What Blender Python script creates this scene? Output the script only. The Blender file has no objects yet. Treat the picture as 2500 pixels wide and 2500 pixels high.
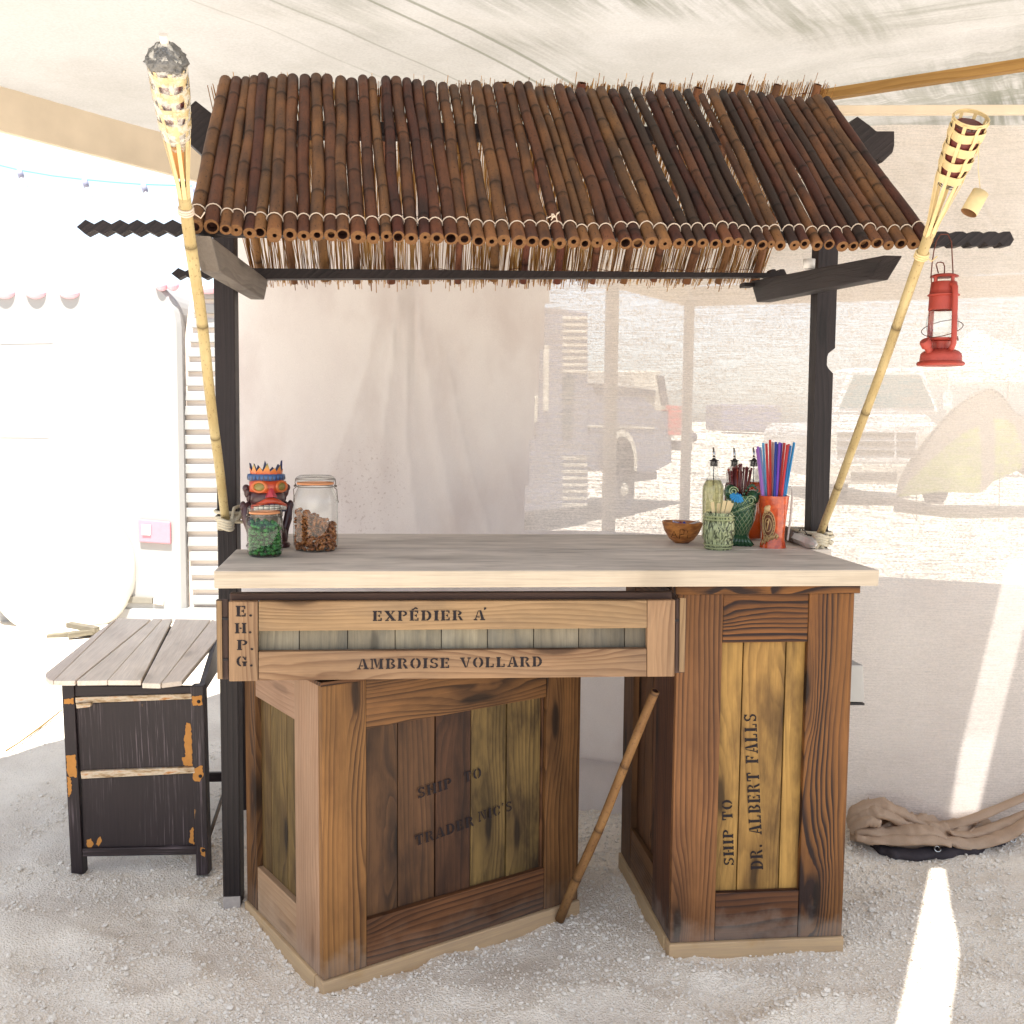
import bpy, bmesh, math, random
import numpy as np
from mathutils import Vector, Matrix, geometry
random.seed(7); rng = np.random.default_rng(11)
scene = bpy.context.scene
C = bpy.context.collection
V = Vector

# ------------------------------------------------------------------ camera
F_PX = 2600.0; CAM_H = 1.57
P_, R_ = math.radians(5.0), math.radians(0.55)
fw = V((0, math.cos(P_), -math.sin(P_)))
u0 = V((0, math.sin(P_), math.cos(P_))); r0 = V((1, 0, 0))
rt = r0*math.cos(R_) + u0*math.sin(R_)
up = u0*math.cos(R_) - r0*math.sin(R_)
CAM = V((0, 0, CAM_H))
cd = bpy.data.cameras.new('camera'); co = bpy.data.objects.new('camera', cd); C.objects.link(co)
m = Matrix.Identity(4)
for i in range(3):
    m[i][0] = rt[i]; m[i][1] = up[i]; m[i][2] = -fw[i]; m[i][3] = CAM[i]
co.matrix_world = m
cd.sensor_width = 36; cd.lens = 36*F_PX/2500; cd.clip_start = 0.05; cd.clip_end = 2000
scene.camera = co

# ------------------------------------------------------------------ world, sun, exposure
SUN = V((-0.03, -0.46, 1.0)).normalized()
SUN_EL = math.asin(SUN.z); SUN_AZ = math.atan2(SUN.x, SUN.y)
w = bpy.data.worlds.new("World"); scene.world = w; w.use_nodes = True
nt = w.node_tree; bgn = nt.nodes['Background']
sk = nt.nodes.new('ShaderNodeTexSky'); sk.sky_type = 'NISHITA'; sk.sun_disc = False
sk.sun_elevation = SUN_EL; sk.sun_rotation = SUN_AZ; sk.dust_density = 3.0; sk.air_density = 1.0; sk.altitude = 1200
hs_ = nt.nodes.new('ShaderNodeHueSaturation'); hs_.inputs['Saturation'].default_value = .55
nt.links.new(sk.outputs[0], hs_.inputs['Color']); nt.links.new(hs_.outputs[0], bgn.inputs[0]); bgn.inputs[1].default_value = 0.115
sl = bpy.data.lights.new('sun', 'SUN'); sl.energy = 4.6; sl.angle = math.radians(0.5); sl.color = (1.0, 0.955, 0.88)
so = bpy.data.objects.new('sun', sl); C.objects.link(so); so.rotation_euler = SUN.to_track_quat('Z', 'Y').to_euler()
so.location = (0, 0, 12)
scene.view_settings.view_transform = 'Standard'; scene.view_settings.look = 'None'
scene.view_settings.exposure = 1.46; scene.view_settings.gamma = 1.0
scene.cycles.use_denoising = True
scene.cycles.max_bounces = 10; scene.cycles.diffuse_bounces = 5; scene.cycles.transparent_max_bounces = 24
scene.cycles.caustics_reflective = False; scene.cycles.caustics_refractive = False

# ------------------------------------------------------------------ measuring helpers (photo pixel -> point on a real plane)
PSI = math.radians(7.5)
EU = V((math.cos(PSI), math.sin(PSI), 0)); EV = V((-math.sin(PSI), math.cos(PSI), 0)); EZ = V((0, 0, 1))
def ray(u, v): return fw + rt*((u-1250)/F_PX) - up*((v-1250)/F_PX)
def gnd(u, v, z=0.0):
    r = ray(u, v); return CAM + r*((z-CAM_H)/r.z)
def at(u, v, d): r = ray(u, v); return CAM + r*(d/r.dot(EV))
def aty(u, v, y): r = ray(u, v); return CAM + r*(y/r.y)
def onpl(u, v, p, n): r = ray(u, v); return CAM + r*((p-CAM).dot(n)/r.dot(n))
def bar(a, b, z): return EU*a + EV*b + EZ*z
def S(r, g, b):
    f = lambda c: (c/255/12.92) if c/255 <= .04045 else ((c/255+.055)/1.055)**2.4
    return (f(r), f(g), f(b), 1)

# ------------------------------------------------------------------ object helpers
WM = {}
def link(o, parent=None, world=None):
    C.objects.link(o); world = world or Matrix.Identity(4); WM[o.name] = world
    if parent is not None:
        o.parent = parent; o.matrix_parent_inverse = WM[parent.name].inverted()
    o.matrix_basis = world
    return o
def tag(o, label=None, cat=None, group=None, kind=None):
    if label: o['label'] = label
    if cat: o['category'] = cat
    if group: o['group'] = group
    if kind: o['kind'] = kind
    return o
def thing(name, label, cat, loc, group=None):
    o = bpy.data.objects.new(name, None); o.empty_display_size = .05
    link(o, None, Matrix.Translation(V(loc))); return tag(o, label, cat, group)
def mobj(name, bm, mats, parent=None, world=None, smooth=False):
    me = bpy.data.meshes.new(name)
    bmesh.ops.recalc_face_normals(bm, faces=bm.faces)
    if smooth:
        for f in bm.faces: f.smooth = True
    bm.to_mesh(me); bm.free()
    for mt in (mats if isinstance(mats, (list, tuple)) else [mats]): me.materials.append(mt)
    o = bpy.data.objects.new(name, me); return link(o, parent, world)
def npobj(name, verts, faces, mats, parent=None, smooth=False, fm=None):
    me = bpy.data.meshes.new(name); me.from_pydata([tuple(x) for x in verts], [], [tuple(f) for f in faces])
    for mt in (mats if isinstance(mats, (list, tuple)) else [mats]): me.materials.append(mt)
    if smooth: me.polygons.foreach_set('use_smooth', [True]*len(me.polygons))
    if fm is not None: me.polygons.foreach_set('material_index', fm)
    me.update(); o = bpy.data.objects.new(name, me); return link(o, parent)
def sharp(o, deg=35):
    me = o.data
    me.polygons.foreach_set('use_smooth', [True]*len(me.polygons))
    try: me.set_sharp_from_angle(angle=math.radians(deg))
    except Exception: pass
    return o
def hexa(bm, front, back, mi=0):
    a = [bm.verts.new(p) for p in front]; b = [bm.verts.new(p) for p in back]
    fs = [bm.faces.new(a), bm.faces.new(b[::-1])]
    for i in range(4): fs.append(bm.faces.new((a[i], b[i], b[(i+1) % 4], a[(i+1) % 4])))
    for f in fs: f.material_index = mi
    return a+b
def frame(o, x, y):
    x = x.normalized(); n = x.cross(y).normalized(); y = n.cross(x)
    m = Matrix.Identity(4)
    for i in range(3): m[i][0] = x[i]; m[i][1] = y[i]; m[i][2] = n[i]; m[i][3] = o[i]
    return m
def board(name, q, t, mat, parent, grain='h', bev=.003, back=None, jag=0):
    """a board from its four visible corners TL,TR,BR,BL; t = thickness going back"""
    TL, TR, BR, BL = [V(p) for p in q]
    c = (TL+TR+BR+BL)/4; h = (TR-TL)+(BR-BL); v = (TL-BL)+(TR-BR)
    X, Y = (h, v) if grain == 'h' else (v, -h)
    M = frame(c, X, Y); n = V((M[0][2], M[1][2], M[2][2]))
    bk = back if back is not None else -n*t
    Mi = M.inverted(); bm = bmesh.new()
    hexa(bm, [Mi @ p for p in (BL, BR, TR, TL)], [Mi @ (p+bk) for p in (BL, BR, TR, TL)])
    bmesh.ops.recalc_face_normals(bm, faces=bm.faces)
    if bev: bmesh.ops.bevel(bm, geom=bm.edges[:], offset=bev, segments=2, affect='EDGES', profile=.6)
    return mobj(name, bm, mat, parent, M)
def prism(name, pts, vec, mat, parent, bev=0, world=None, smooth=False):
    """closed outline pts extruded along vec"""
    c = sum((V(p) for p in pts), V((0, 0, 0)))/len(pts)
    x = V(pts[1])-V(pts[0]); M = frame(c, x, V(vec).cross(x)); Mi = M.inverted()
    bm = bmesh.new(); a = [bm.verts.new(Mi @ V(p)) for p in pts]; b = [bm.verts.new(Mi @ (V(p)+V(vec))) for p in pts]
    n = len(pts); bm.faces.new(a); bm.faces.new(b[::-1])
    for i in range(n): bm.faces.new((a[i], b[i], b[(i+1) % n], a[(i+1) % n]))
    bmesh.ops.recalc_face_normals(bm, faces=bm.faces)
    if bev: bmesh.ops.bevel(bm, geom=bm.edges[:], offset=bev, segments=1, affect='EDGES')
    return mobj(name, bm, mat, parent, M, smooth)
def tube_bm(bm, path, rad, n=8, cap=True, mi=0):
    path = [V(p) for p in path]; k = len(path)
    rad = [rad]*k if isinstance(rad, (int, float)) else rad
    prev = None; rings = []
    for i, p in enumerate(path):
        d = (path[min(i+1, k-1)]-path[max(i-1, 0)]).normalized()
        if prev is None:
            a = V((0, 0, 1)) if abs(d.z) < .9 else V((1, 0, 0)); x = d.cross(a).normalized()
        else:
            x = (prev-d*prev.dot(d)).normalized()
        prev = x; y = d.cross(x)
        rings.append([bm.verts.new(p+(x*math.cos(2*math.pi*j/n)+y*math.sin(2*math.pi*j/n))*rad[i]) for j in range(n)])
    for i in range(k-1):
        for j in range(n):
            f = bm.faces.new((rings[i][j], rings[i][(j+1) % n], rings[i+1][(j+1) % n], rings[i+1][j])); f.smooth = True; f.material_index = mi
    if cap:
        for r in (rings[0], rings[-1][::-1]):
            f = bm.faces.new(r); f.material_index = mi
    return rings
def tube(name, path, rad, mat, parent, n=8):
    bm = bmesh.new(); tube_bm(bm, path, rad, n); return mobj(name, bm, mat, parent)
def lathe_bm(bm, prof, seg=32, M=None, mi=0, sx=1, sy=1, jit=0):
    """profile [(r,z)...] spun round z"""
    M = M or Matrix.Identity(4); rings = []
    for r, z in prof:
        if r < 1e-5: rings.append([bm.verts.new(M @ V((0, 0, z)))])
        else: rings.append([bm.verts.new(M @ V((r*sx*math.cos(2*math.pi*j/seg), r*sy*math.sin(2*math.pi*j/seg), z))) for j in range(seg)])
    for a, b in zip(rings, rings[1:]):
        for j in range(seg):
            k = (j+1) % seg
            if len(a) == 1 and len(b) == 1: continue
            if len(a) == 1: f = bm.faces.new((a[0], b[k], b[j]))
            elif len(b) == 1: f = bm.faces.new((a[j], a[k], b[0]))
            else: f = bm.faces.new((a[j], a[k], b[k], b[j]))
            f.smooth = True; f.material_index = mi
def lathe(name, prof, mat, parent, M, seg=32, sx=1, sy=1):
    bm = bmesh.new(); lathe_bm(bm, prof, seg, None, 0, sx, sy)
    o = mobj(name, bm, mat, parent, M); return sharp(o, 50)
def ball_bm(bm, c, r, M=None, sub=2, mi=0):
    mm = Matrix.Translation(V(c)) @ (M or Matrix.Identity(4)) @ (Matrix.Diagonal((*r, 1)) if isinstance(r, (tuple, list)) else Matrix.Scale(r, 4))
    g = bmesh.ops.create_icosphere(bm, subdivisions=sub, radius=1, matrix=mm)
    for vv in g['verts']:
        for f in vv.link_faces: f.smooth = True; f.material_index = mi
def ball(name, c, r, mat, parent, M=None, sub=3):
    bm = bmesh.new(); ball_bm(bm, c, r, M, sub); return mobj(name, bm, mat, parent)
def axis_m(p, d):
    d = V(d).normalized(); M = d.to_track_quat('Z', 'Y').to_matrix().to_4x4(); M.translation = V(p); return M
_lat = {}
def vnoise(x, y, seed=0, oct=4):
    x = np.asarray(x, float); y = np.asarray(y, float)
    if seed not in _lat: _lat[seed] = np.random.default_rng(seed+100).random((128, 128))
    L = _lat[seed]; s = 0; a = 1; t = 0
    for o in range(oct):
        xi = np.floor(x).astype(int); yi = np.floor(y).astype(int); fx = x-xi; fy = y-yi
        fx = fx*fx*(3-2*fx); fy = fy*fy*(3-2*fy)
        g = lambda i, j: L[i % 128, j % 128]
        s = s+a*((g(xi, yi)*(1-fx)+g(xi+1, yi)*fx)*(1-fy)+(g(xi, yi+1)*(1-fx)+g(xi+1, yi+1)*fx)*fy)
        t += a; a *= .5; x = x*2.03+17.3; y = y*2.03+9.1
    return s/t

# ------------------------------------------------------------------ material helpers
class G:
    def __init__(s, name):
        s.mat = bpy.data.materials.new(name); s.mat.use_nodes = True; s.nt = s.mat.node_tree
        s.bsdf = s.nt.nodes['Principled BSDF']; s.out = s.nt.nodes['Material Output']
    def n(s, t, **k):
        nd = s.nt.nodes.new(t)
        for a, b in k.items(): setattr(nd, a, b)
        return nd
    def put(s, sock, v):
        if isinstance(v, bpy.types.NodeSocket): s.nt.links.new(v, sock)
        elif v is not None: sock.default_value = v
    def m(s, op, a, b=None, c=None, clamp=False):
        nd = s.n('ShaderNodeMath', operation=op, use_clamp=clamp)
        s.put(nd.inputs[0], a)
        if b is not None: s.put(nd.inputs[1], b)
        if c is not None: s.put(nd.inputs[2], c)
        return nd.outputs[0]
    def xyz(s, v):
        nd = s.n('ShaderNodeSeparateXYZ'); s.put(nd.inputs[0], v); return nd.outputs
    def comb(s, x, y, z):
        nd = s.n('ShaderNodeCombineXYZ')
        for i, a in enumerate((x, y, z)): s.put(nd.inputs[i], a)
        return nd.outputs[0]
    def noise(s, vec, scale=1, detail=3, rough=.55, dist=0):
        nd = s.n('ShaderNodeTexNoise'); s.put(nd.inputs['Vector'], vec)
        nd.inputs['Scale'].default_value = scale; nd.inputs['Detail'].default_value = detail
        nd.inputs['Roughness'].default_value = rough; nd.inputs['Distortion'].default_value = dist
        return nd.outputs[0]
    def voro(s, vec, scale=1, feature='F1'):
        nd = s.n('ShaderNodeTexVoronoi', voronoi_dimensions='2D') if feature == '2D' else s.n('ShaderNodeTexVoronoi', feature=feature); s.put(nd.inputs['Vector'], vec); nd.inputs['Scale'].default_value = scale
        return nd.outputs
    def mix(s, f, a, b, mode='MIX'):
        nd = s.n('ShaderNodeMix', data_type='RGBA', blend_type=mode); s.put(nd.inputs[0], f); s.put(nd.inputs[6], a); s.put(nd.inputs[7], b)
        return nd.outputs[2]
    def ramp(s, f, stops):
        nd = s.n('ShaderNodeValToRGB'); s.put(nd.inputs[0], f); e = nd.color_ramp.elements
        while len(e) > 1: e.remove(e[-1])
        e[0].position, e[0].color = stops[0]
        for p, c in stops[1:]:
            k = e.new(p); k.color = c
        return nd.outputs[0]
    def sm(s, f, a, b):
        nd = s.n('ShaderNodeMapRange', interpolation_type='SMOOTHSTEP'); s.put(nd.inputs[0], f)
        nd.inputs[1].default_value = a; nd.inputs[2].default_value = b; return nd.outputs[0]
    def obj(s): return s.n('ShaderNodeTexCoord').outputs['Object']
    def pos(s): return s.n('ShaderNodeNewGeometry').outputs['Position']
    def rand(s): return s.n('ShaderNodeObjectInfo').outputs['Random']
    def hsv(s, col, h=None, sat=None, val=None):
        nd = s.n('ShaderNodeHueSaturation'); s.put(nd.inputs['Color'], col)
        if h is not None: s.put(nd.inputs['Hue'], h)
        if sat is not None: s.put(nd.inputs['Saturation'], sat)
        if val is not None: s.put(nd.inputs['Value'], val)
        return nd.outputs[0]
    def bump(s, h, strength=.3, dist=.01):
        nd = s.n('ShaderNodeBump'); s.put(nd.inputs['Height'], h); nd.inputs['Strength'].default_value = strength; nd.inputs['Distance'].default_value = dist
        s.nt.links.new(nd.outputs[0], s.bsdf.inputs['Normal']); return nd.outputs[0]
    def fin(s, col, rough=.6, spec=.3, metal=0):
        s.put(s.bsdf.inputs['Base Color'], col); s.put(s.bsdf.inputs['Roughness'], rough)
        s.bsdf.inputs['Specular IOR Level'].default_value = spec; s.bsdf.inputs['Metallic'].default_value = metal
        return s.mat
    def shader(s, sh): s.nt.links.new(sh, s.out.inputs[0]); return s.mat
def plain(name, col, rough=.6, spec=.3, metal=0, var=.12, scale=30, bump=.1, dist=.002):
    g = G(name); o = g.obj(); n = g.noise(o, scale, 4); col = tuple(c_*.88 for c_ in col[:3])+(1,)
    c = g.hsv(col, None, None, g.m('MULTIPLY_ADD', n, var*2, 1-var))
    if bump: g.bump(n, bump, dist)
    return g.fin(c, rough, spec, metal)
def wood(name, light, dark, freq=42, contrast=1.0, warp=5.0, knot=1.0, blot=.35, blotcol=None, rough=.62, spec=.25, vary=.22, kscale=(1.5, 6.5), fade=None, bmp=.35, dust=0):
    light, dark, blotcol = [tuple(c_*.67 for c_ in k_[:3])+(1,) if k_ else None for k_ in (light, dark, blotcol)]
    g = G(name); o = g.xyz(g.obj()); rd = g.rand(); sd = g.m('MULTIPLY', rd, 57.3)
    x, y, z = o[0], o[1], o[2]
    n1 = g.noise(g.comb(g.m('MULTIPLY_ADD', x, .8, sd), g.m('MULTIPLY', y, 4.5), g.m('MULTIPLY_ADD', z, 4.5, sd)), 1.5, 2.5)
    nw = g.noise(g.comb(g.m('MULTIPLY_ADD', x, 9, sd), g.m('MULTIPLY', y, 26), z), 1, 2)
    vo = g.voro(g.comb(g.m('MULTIPLY_ADD', x, kscale[0], sd), g.m('MULTIPLY_ADD', y, kscale[1], g.m('MULTIPLY', sd, 1.7)), 0), 1, '2D')
    kd = g.m('ADD', vo['Distance'], g.m('MULTIPLY', g.m('SUBTRACT', nw, .5), .10))
    k = g.m('POWER', 2.718, g.m('MULTIPLY', g.m('MULTIPLY', kd, kd), -14))
    ph = g.m('ADD', g.m('MULTIPLY', y, freq), g.m('MULTIPLY', z, freq*.55))
    ph = g.m('ADD', ph, g.m('MULTIPLY', n1, warp)); ph = g.m('ADD', ph, g.m('MULTIPLY', k, 2.6*knot)); ph = g.m('ADD', ph, sd)
    fr = g.m('FRACT', ph)
    ring = g.ramp(fr, [(0, (0, 0, 0, 1)), (.35, (.18, .18, .18, 1)), (.72, (.75, .75, .75, 1)), (.86, (1, 1, 1, 1)), (.97, (.1, .1, .1, 1)), (1, (0, 0, 0, 1))])
    band = g.noise(g.comb(g.m('MULTIPLY', x, .6), g.m('MULTIPLY_ADD', y, 16, sd), z), 1, 2)
    amt = g.m('MULTIPLY', ring, g.m('MULTIPLY', g.sm(band, .25, .7), contrast), clamp=True)
    fib = g.noise(g.comb(g.m('MULTIPLY_ADD', x, 7, sd), g.m('MULTIPLY', y, 260), g.m('MULTIPLY', z, 260)), 1, 3)
    col = g.mix(amt, light, dark)
    bl = g.noise(g.comb(g.m('MULTIPLY_ADD', x, 3.0, sd), g.m('MULTIPLY', y, 9), z), 1.3, 4, .6)
    col = g.mix(g.m('MULTIPLY', g.sm(bl, .42, .72), blot), col, blotcol or dark)
    col = g.mix(g.m('MULTIPLY', g.sm(kd, .30, .06), .5*min(1, knot)), col, dark)
    col = g.mix(g.m('MULTIPLY', g.sm(kd, .115, .05), .9*min(1, knot)), col, tuple(c*.4 for c in dark[:3])+(1,))
    shade = g.noise(g.comb(g.m('MULTIPLY_ADD', x, 1.7, sd), g.m('MULTIPLY_ADD', y, 5, sd), z), 1, 5, .65)
    col = g.hsv(col, None, None, g.m('MULTIPLY_ADD', g.sm(shade, .3, .7), .7*min(1, blot*1.6), 1-.35*min(1, blot*1.6)))
    col = g.hsv(col, g.m('MULTIPLY_ADD', rd, .012, .493), 1.05, g.m('MULTIPLY', g.m('MULTIPLY_ADD', fib, .5, .75), g.m('MULTIPLY_ADD', rd, vary*2, 1-vary)))
    if dust:
        wz = g.xyz(g.pos())[2]; dn = g.noise(g.pos(), 14, 4)
        col = g.mix(g.m('MULTIPLY', g.sm(g.m('ADD', wz, g.m('MULTIPLY', dn, -.22)), .03, -.07), dust), col, S(205, 198, 188))
    g.bump(g.m('ADD', g.m('MULTIPLY', amt, .5), fib), bmp, .0025)
    return g.fin(col, rough, spec)

W_SIGN = wood('honey_pine', S(166, 136, 104), S(112, 82, 58), 66, .85, 6, .9, .3, S(106, 92, 82), vary=.07)
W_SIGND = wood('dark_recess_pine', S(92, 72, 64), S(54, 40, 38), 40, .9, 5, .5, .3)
W_SLOT = wood('grey_brown_pine', S(140, 131, 113), S(92, 88, 80), 40, .5, 4, .6, .6, S(92, 92, 88), vary=.24)
W_STAIN = wood('brown_stained_pine', S(124, 86, 56), S(58, 37, 24), 64, 1.25, 5, 1, .5, S(66, 42, 28), vary=.12, dust=.05)
W_SUNLIT = wood('sunlit_stained_pine', S(182, 150, 122), S(144, 108, 82), 56, .6, 4, .4, .25, S(160, 120, 90), vary=.1, dust=.1)  # sun glare on the left crate's left face, painted as paler wood
W_OLIVE = wood('olive_stained_plank', S(120, 98, 60), S(54, 38, 26), 52, .8, 5, 1.2, .75, S(74, 54, 28), vary=.14)
W_DRIP = wood('dark_dripped_plank', S(128, 106, 66), S(54, 40, 28), 46, .8, 6, 1.0, .95, S(48, 35, 24), vary=.14)
W_UMBER = wood('umber_stained_plank', S(94, 66, 46), S(46, 33, 28), 48, .8, 6, 1.4, .7, S(42, 28, 24), vary=.12)
W_STILE = wood('honey_stained_pine', S(142, 101, 64), S(72, 46, 29), 74, 1.1, 4, 1.2, .4, S(84, 52, 32), vary=.06, dust=.12)
W_DARKF = wood('charred_grain_pine', S(140, 96, 56), S(42, 26, 24), 54, 1.9, 5, 1.3, .35, S(64, 36, 28), vary=.08, bmp=.5, dust=.14)
W_MAROON = wood('maroon_stained_pine', S(98, 62, 42), S(46, 29, 25), 52, 1.3, 4, 1, .4, S(56, 34, 28), vary=.1, dust=.14)
W_GOLD = wood('golden_plank', S(178, 143, 84), S(100, 74, 41), 52, .7, 6, 1.0, .7, S(86, 62, 38), vary=.14)
W_TOP = wood('bleached_plank', S(244, 233, 221), S(200, 188, 176), 26, .6, 9, .4, .35, S(150, 140, 134), vary=.04, bmp=.25)
W_EDGE = wood('cut_pine_edge', S(208, 193, 174), S(184, 165, 143), 40, .4, 3, .2, .2, vary=.05)
W_BASE = wood('raw_yellow_pine', S(214, 174, 112), S(178, 136, 84), 40, .5, 3, .5, .25, vary=.06, dust=.25)
W_BLACK = wood('black_stained_timber', S(50, 42, 43), S(28, 24, 26), 60, .9, 3, .5, .3, vary=.08, rough=.5, bmp=.5)
W_ARM = wood('weathered_grey_board', S(140, 131, 122), S(98, 89, 82), 36, .8, 8, .6, .3, vary=.05)
W_STOOL = wood('bleached_seat_plank', (1.2, 1.05, .9, 1), (1.0, .83, .66, 1), 30, .4, 4, .3, .15, S(190, 160, 140), vary=.03)
W_LATH = wood('orange_lath', S(186, 150, 92), S(140, 102, 54), 50, .7, 3, .4, .2, vary=.05)

def peel_mat():
    g = G('peeling_black_paint'); o = g.obj(); q = g.xyz(o); sd = g.m('MULTIPLY', g.rand(), 31)
    n = g.noise(g.comb(g.m('MULTIPLY_ADD', q[0], 5, sd), g.m('MULTIPLY', q[1], 14), g.m('ADD', q[2], sd)), 1.2, 6, .6)
    big = g.noise(g.comb(g.m('MULTIPLY_ADD', q[0], 2.2, sd), g.m('MULTIPLY_ADD', q[1], 7, sd), sd), 1.4, 2)
    mask = g.sm(g.m('MULTIPLY_ADD', big, 1.0, g.m('MULTIPLY', n, .45)), .95, .98)
    fib = g.noise(g.comb(g.m('MULTIPLY', q[0], 6), g.m('MULTIPLY', q[1], 120), q[2]), 1, 3)
    base = g.mix(fib, S(28, 21, 22), S(50, 38, 40)); bare = g.mix(fib, S(176, 118, 58), S(212, 164, 96))
    scr = g.noise(g.comb(g.m('MULTIPLY_ADD', q[0], 3.5, sd), g.m('MULTIPLY', q[1], 170), sd), 1, 4, .7); sc2 = g.noise(g.comb(g.m('MULTIPLY_ADD', q[0], 4, sd), g.m('MULTIPLY', q[1], 7), sd), 1, 4)
    base = g.mix(g.m('MULTIPLY', g.sm(scr, .52, .70), g.m('MULTIPLY', g.sm(sc2, .38, .62), .6)), base, S(132, 116, 120))
    g.bump(g.m('SUBTRACT', g.m('MULTIPLY', fib, .4), mask), .5, .002)
    return g.fin(g.mix(mask, base, bare), .5, .35)
PEEL = peel_mat()
def worn_mat():
    g = G('worn_edge_rail'); o = g.obj(); q = g.xyz(o)
    n = g.noise(g.comb(g.m('MULTIPLY', q[0], 9), g.m('MULTIPLY', q[1], 40), q[2]), 1.5, 5, .65)
    c = g.ramp(n, [(.3, S(70, 48, 40)), (.42, S(168, 140, 106)), (.55, S(206, 190, 166)), (.68, S(184, 122, 62)), (.8, S(60, 42, 40))])
    g.bump(n, .4, .003); return g.fin(c, .7, .2)
WORN = worn_mat()
def bamboo_mat(name, a, b, speck, vary=.25, hue=.02, rough=.6):
    g = G(name); o = g.obj(); q = g.xyz(o); rd = g.rand(); sd = g.m('MULTIPLY', rd, 41)
    at_ = g.n('ShaderNodeAttribute', attribute_name='ring').outputs['Fac']
    st = g.noise(g.comb(g.m('MULTIPLY', q[0], 70), g.m('MULTIPLY', q[1], 70), g.m('MULTIPLY_ADD', q[2], 5, sd)), 1, 4)
    bl = g.noise(g.comb(g.m('MULTIPLY', q[0], 9), g.m('MULTIPLY', q[1], 9), g.m('MULTIPLY_ADD', q[2], 4.5, sd)), 1, 4, .65)
    sp = g.noise(g.comb(g.m('MULTIPLY', q[0], 160), g.m('MULTIPLY', q[1], 160), g.m('MULTIPLY_ADD', q[2], 110, sd)), 1, 2)
    c = g.mix(g.sm(bl, .3, .7), a, b)
    c = g.mix(g.m('MULTIPLY', g.sm(sp, .58, .7), .6), c, speck)
    c = g.hsv(c, g.m('MULTIPLY_ADD', rd, hue*2, .5-hue), None, g.m('MULTIPLY', g.m('MULTIPLY_ADD', st, .5, .75), g.m('MULTIPLY_ADD', rd, vary*2, 1-vary)))
    c = g.mix(g.m('MULTIPLY', at_, .8), c, tuple(x*.35 for x in speck[:3])+(1,))
    g.bump(g.m('ADD', g.m('MULTIPLY', st, .5), g.m('MULTIPLY', sp, .35)), .3, .002)
    return g.fin(c, rough, .25)
BAM = bamboo_mat('brown_bamboo_skin', S(104, 63, 41), S(58, 37, 30), S(30, 21, 20), .5, .02)
BAMR = bamboo_mat('rafter_bamboo_skin', S(126, 82, 54), S(84, 52, 38), S(50, 32, 26), .2)
BAMY = bamboo_mat('yellow_bamboo_skin', S(184, 168, 124), S(160, 140, 94), S(112, 90, 58), .08, .008)
BAMS = bamboo_mat('tan_bamboo_skin', S(140, 108, 66), S(106, 76, 44), S(74, 48, 34), .08, .008)
BAMD = bamboo_mat('shaded_bamboo_skin', S(60, 40, 31), S(42, 30, 26), S(26, 20, 18), .2, .01)  # shadow across a few roof canes, put into their colour
CUT = plain('bamboo_cut_end', S(112, 80, 53), .8, .1, 0, .55, 160, .3)
CUTD = plain('bamboo_hollow', S(58, 36, 30), .9, .1, 0, .3, 90)
STRIP = plain('split_bamboo_strip', S(214, 190, 142), .6, .25, 0, .2, 50, .2)
CORD = plain('white_cord', S(214, 196, 178), .9, .1, 0, .15, 400, .4)
ROPE = plain('cream_rope', S(206, 196, 174), .95, .1, 0, .25, 260, .8, .003)
INK = plain('black_stencil_ink', S(34, 28, 31), .75, .2, 0, .3, 120, 0)
RED = plain('dusty_red_enamel', S(158, 60, 48), .5, .4, 0, .25, 24, .25)
WIRE = plain('rusty_wire', S(104, 56, 44), .6, .4, .3, .2, 60, 0)
STEEL = plain('bright_steel', S(190, 188, 184), .25, .5, 1.0, .08, 40, 0)
DKSTEEL = plain('dull_steel', S(120, 112, 104), .4, .5, .8, .2, 60, 0)
BLKRUB = plain('black_rubber', S(40, 36, 38), .6, .3)
TINRED = plain('dark_red_tin', S(104, 44, 40), .45, .4, 0, .15, 20)
WHITE = plain('white_plastic', S(236, 232, 228), .5, .4, 0, .04)
WICK = plain('white_wick', S(232, 222, 212), .95, .1)
FILM_DK = plain('crumpled_dark_cap', S(112, 110, 108), .3, .5, .3, .6, 60, 1.0, .01)
def glass(name, tint=(1, 1, 1, 1), refl=.35, milky=0.0):
    g = G(name); lw = g.n('ShaderNodeLayerWeight'); lw.inputs[0].default_value = .25
    tr = g.n('ShaderNodeBsdfTransparent'); gl = g.n('ShaderNodeBsdfGlossy'); gl.inputs['Roughness'].default_value = .04
    f = lw.outputs['Facing']; edge = g.m('POWER', f, 2.4)
    g.put(tr.inputs[0], g.mix(g.m('MULTIPLY', g.m('POWER', f, 1.6), .75), tint, tuple(x*.42 for x in tint[:3])+(1,)))
    mx = g.n('ShaderNodeMixShader'); g.put(mx.inputs[0], g.m('MULTIPLY_ADD', edge, refl, .05)); g.put(mx.inputs[1], tr.outputs[0]); g.put(mx.inputs[2], gl.outputs[0])
    if milky:
        df = g.n('ShaderNodeBsdfDiffuse'); df.inputs[0].default_value = S(226, 222, 214)
        nz = g.noise(g.obj(), 60, 4); m2 = g.n('ShaderNodeMixShader'); g.put(m2.inputs[0], g.m('MULTIPLY', g.sm(nz, .4, .65), milky))
        g.put(m2.inputs[1], mx.outputs[0]); g.put(m2.inputs[2], df.outputs[0]); return g.shader(m2.outputs[0])
    return g.shader(mx.outputs[0])
GLASS = glass('clear_glass', (.97, .985, .975, 1)); FILM = glass('clear_plastic_film', (.95, .95, .95, 1), .5, .5)
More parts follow.
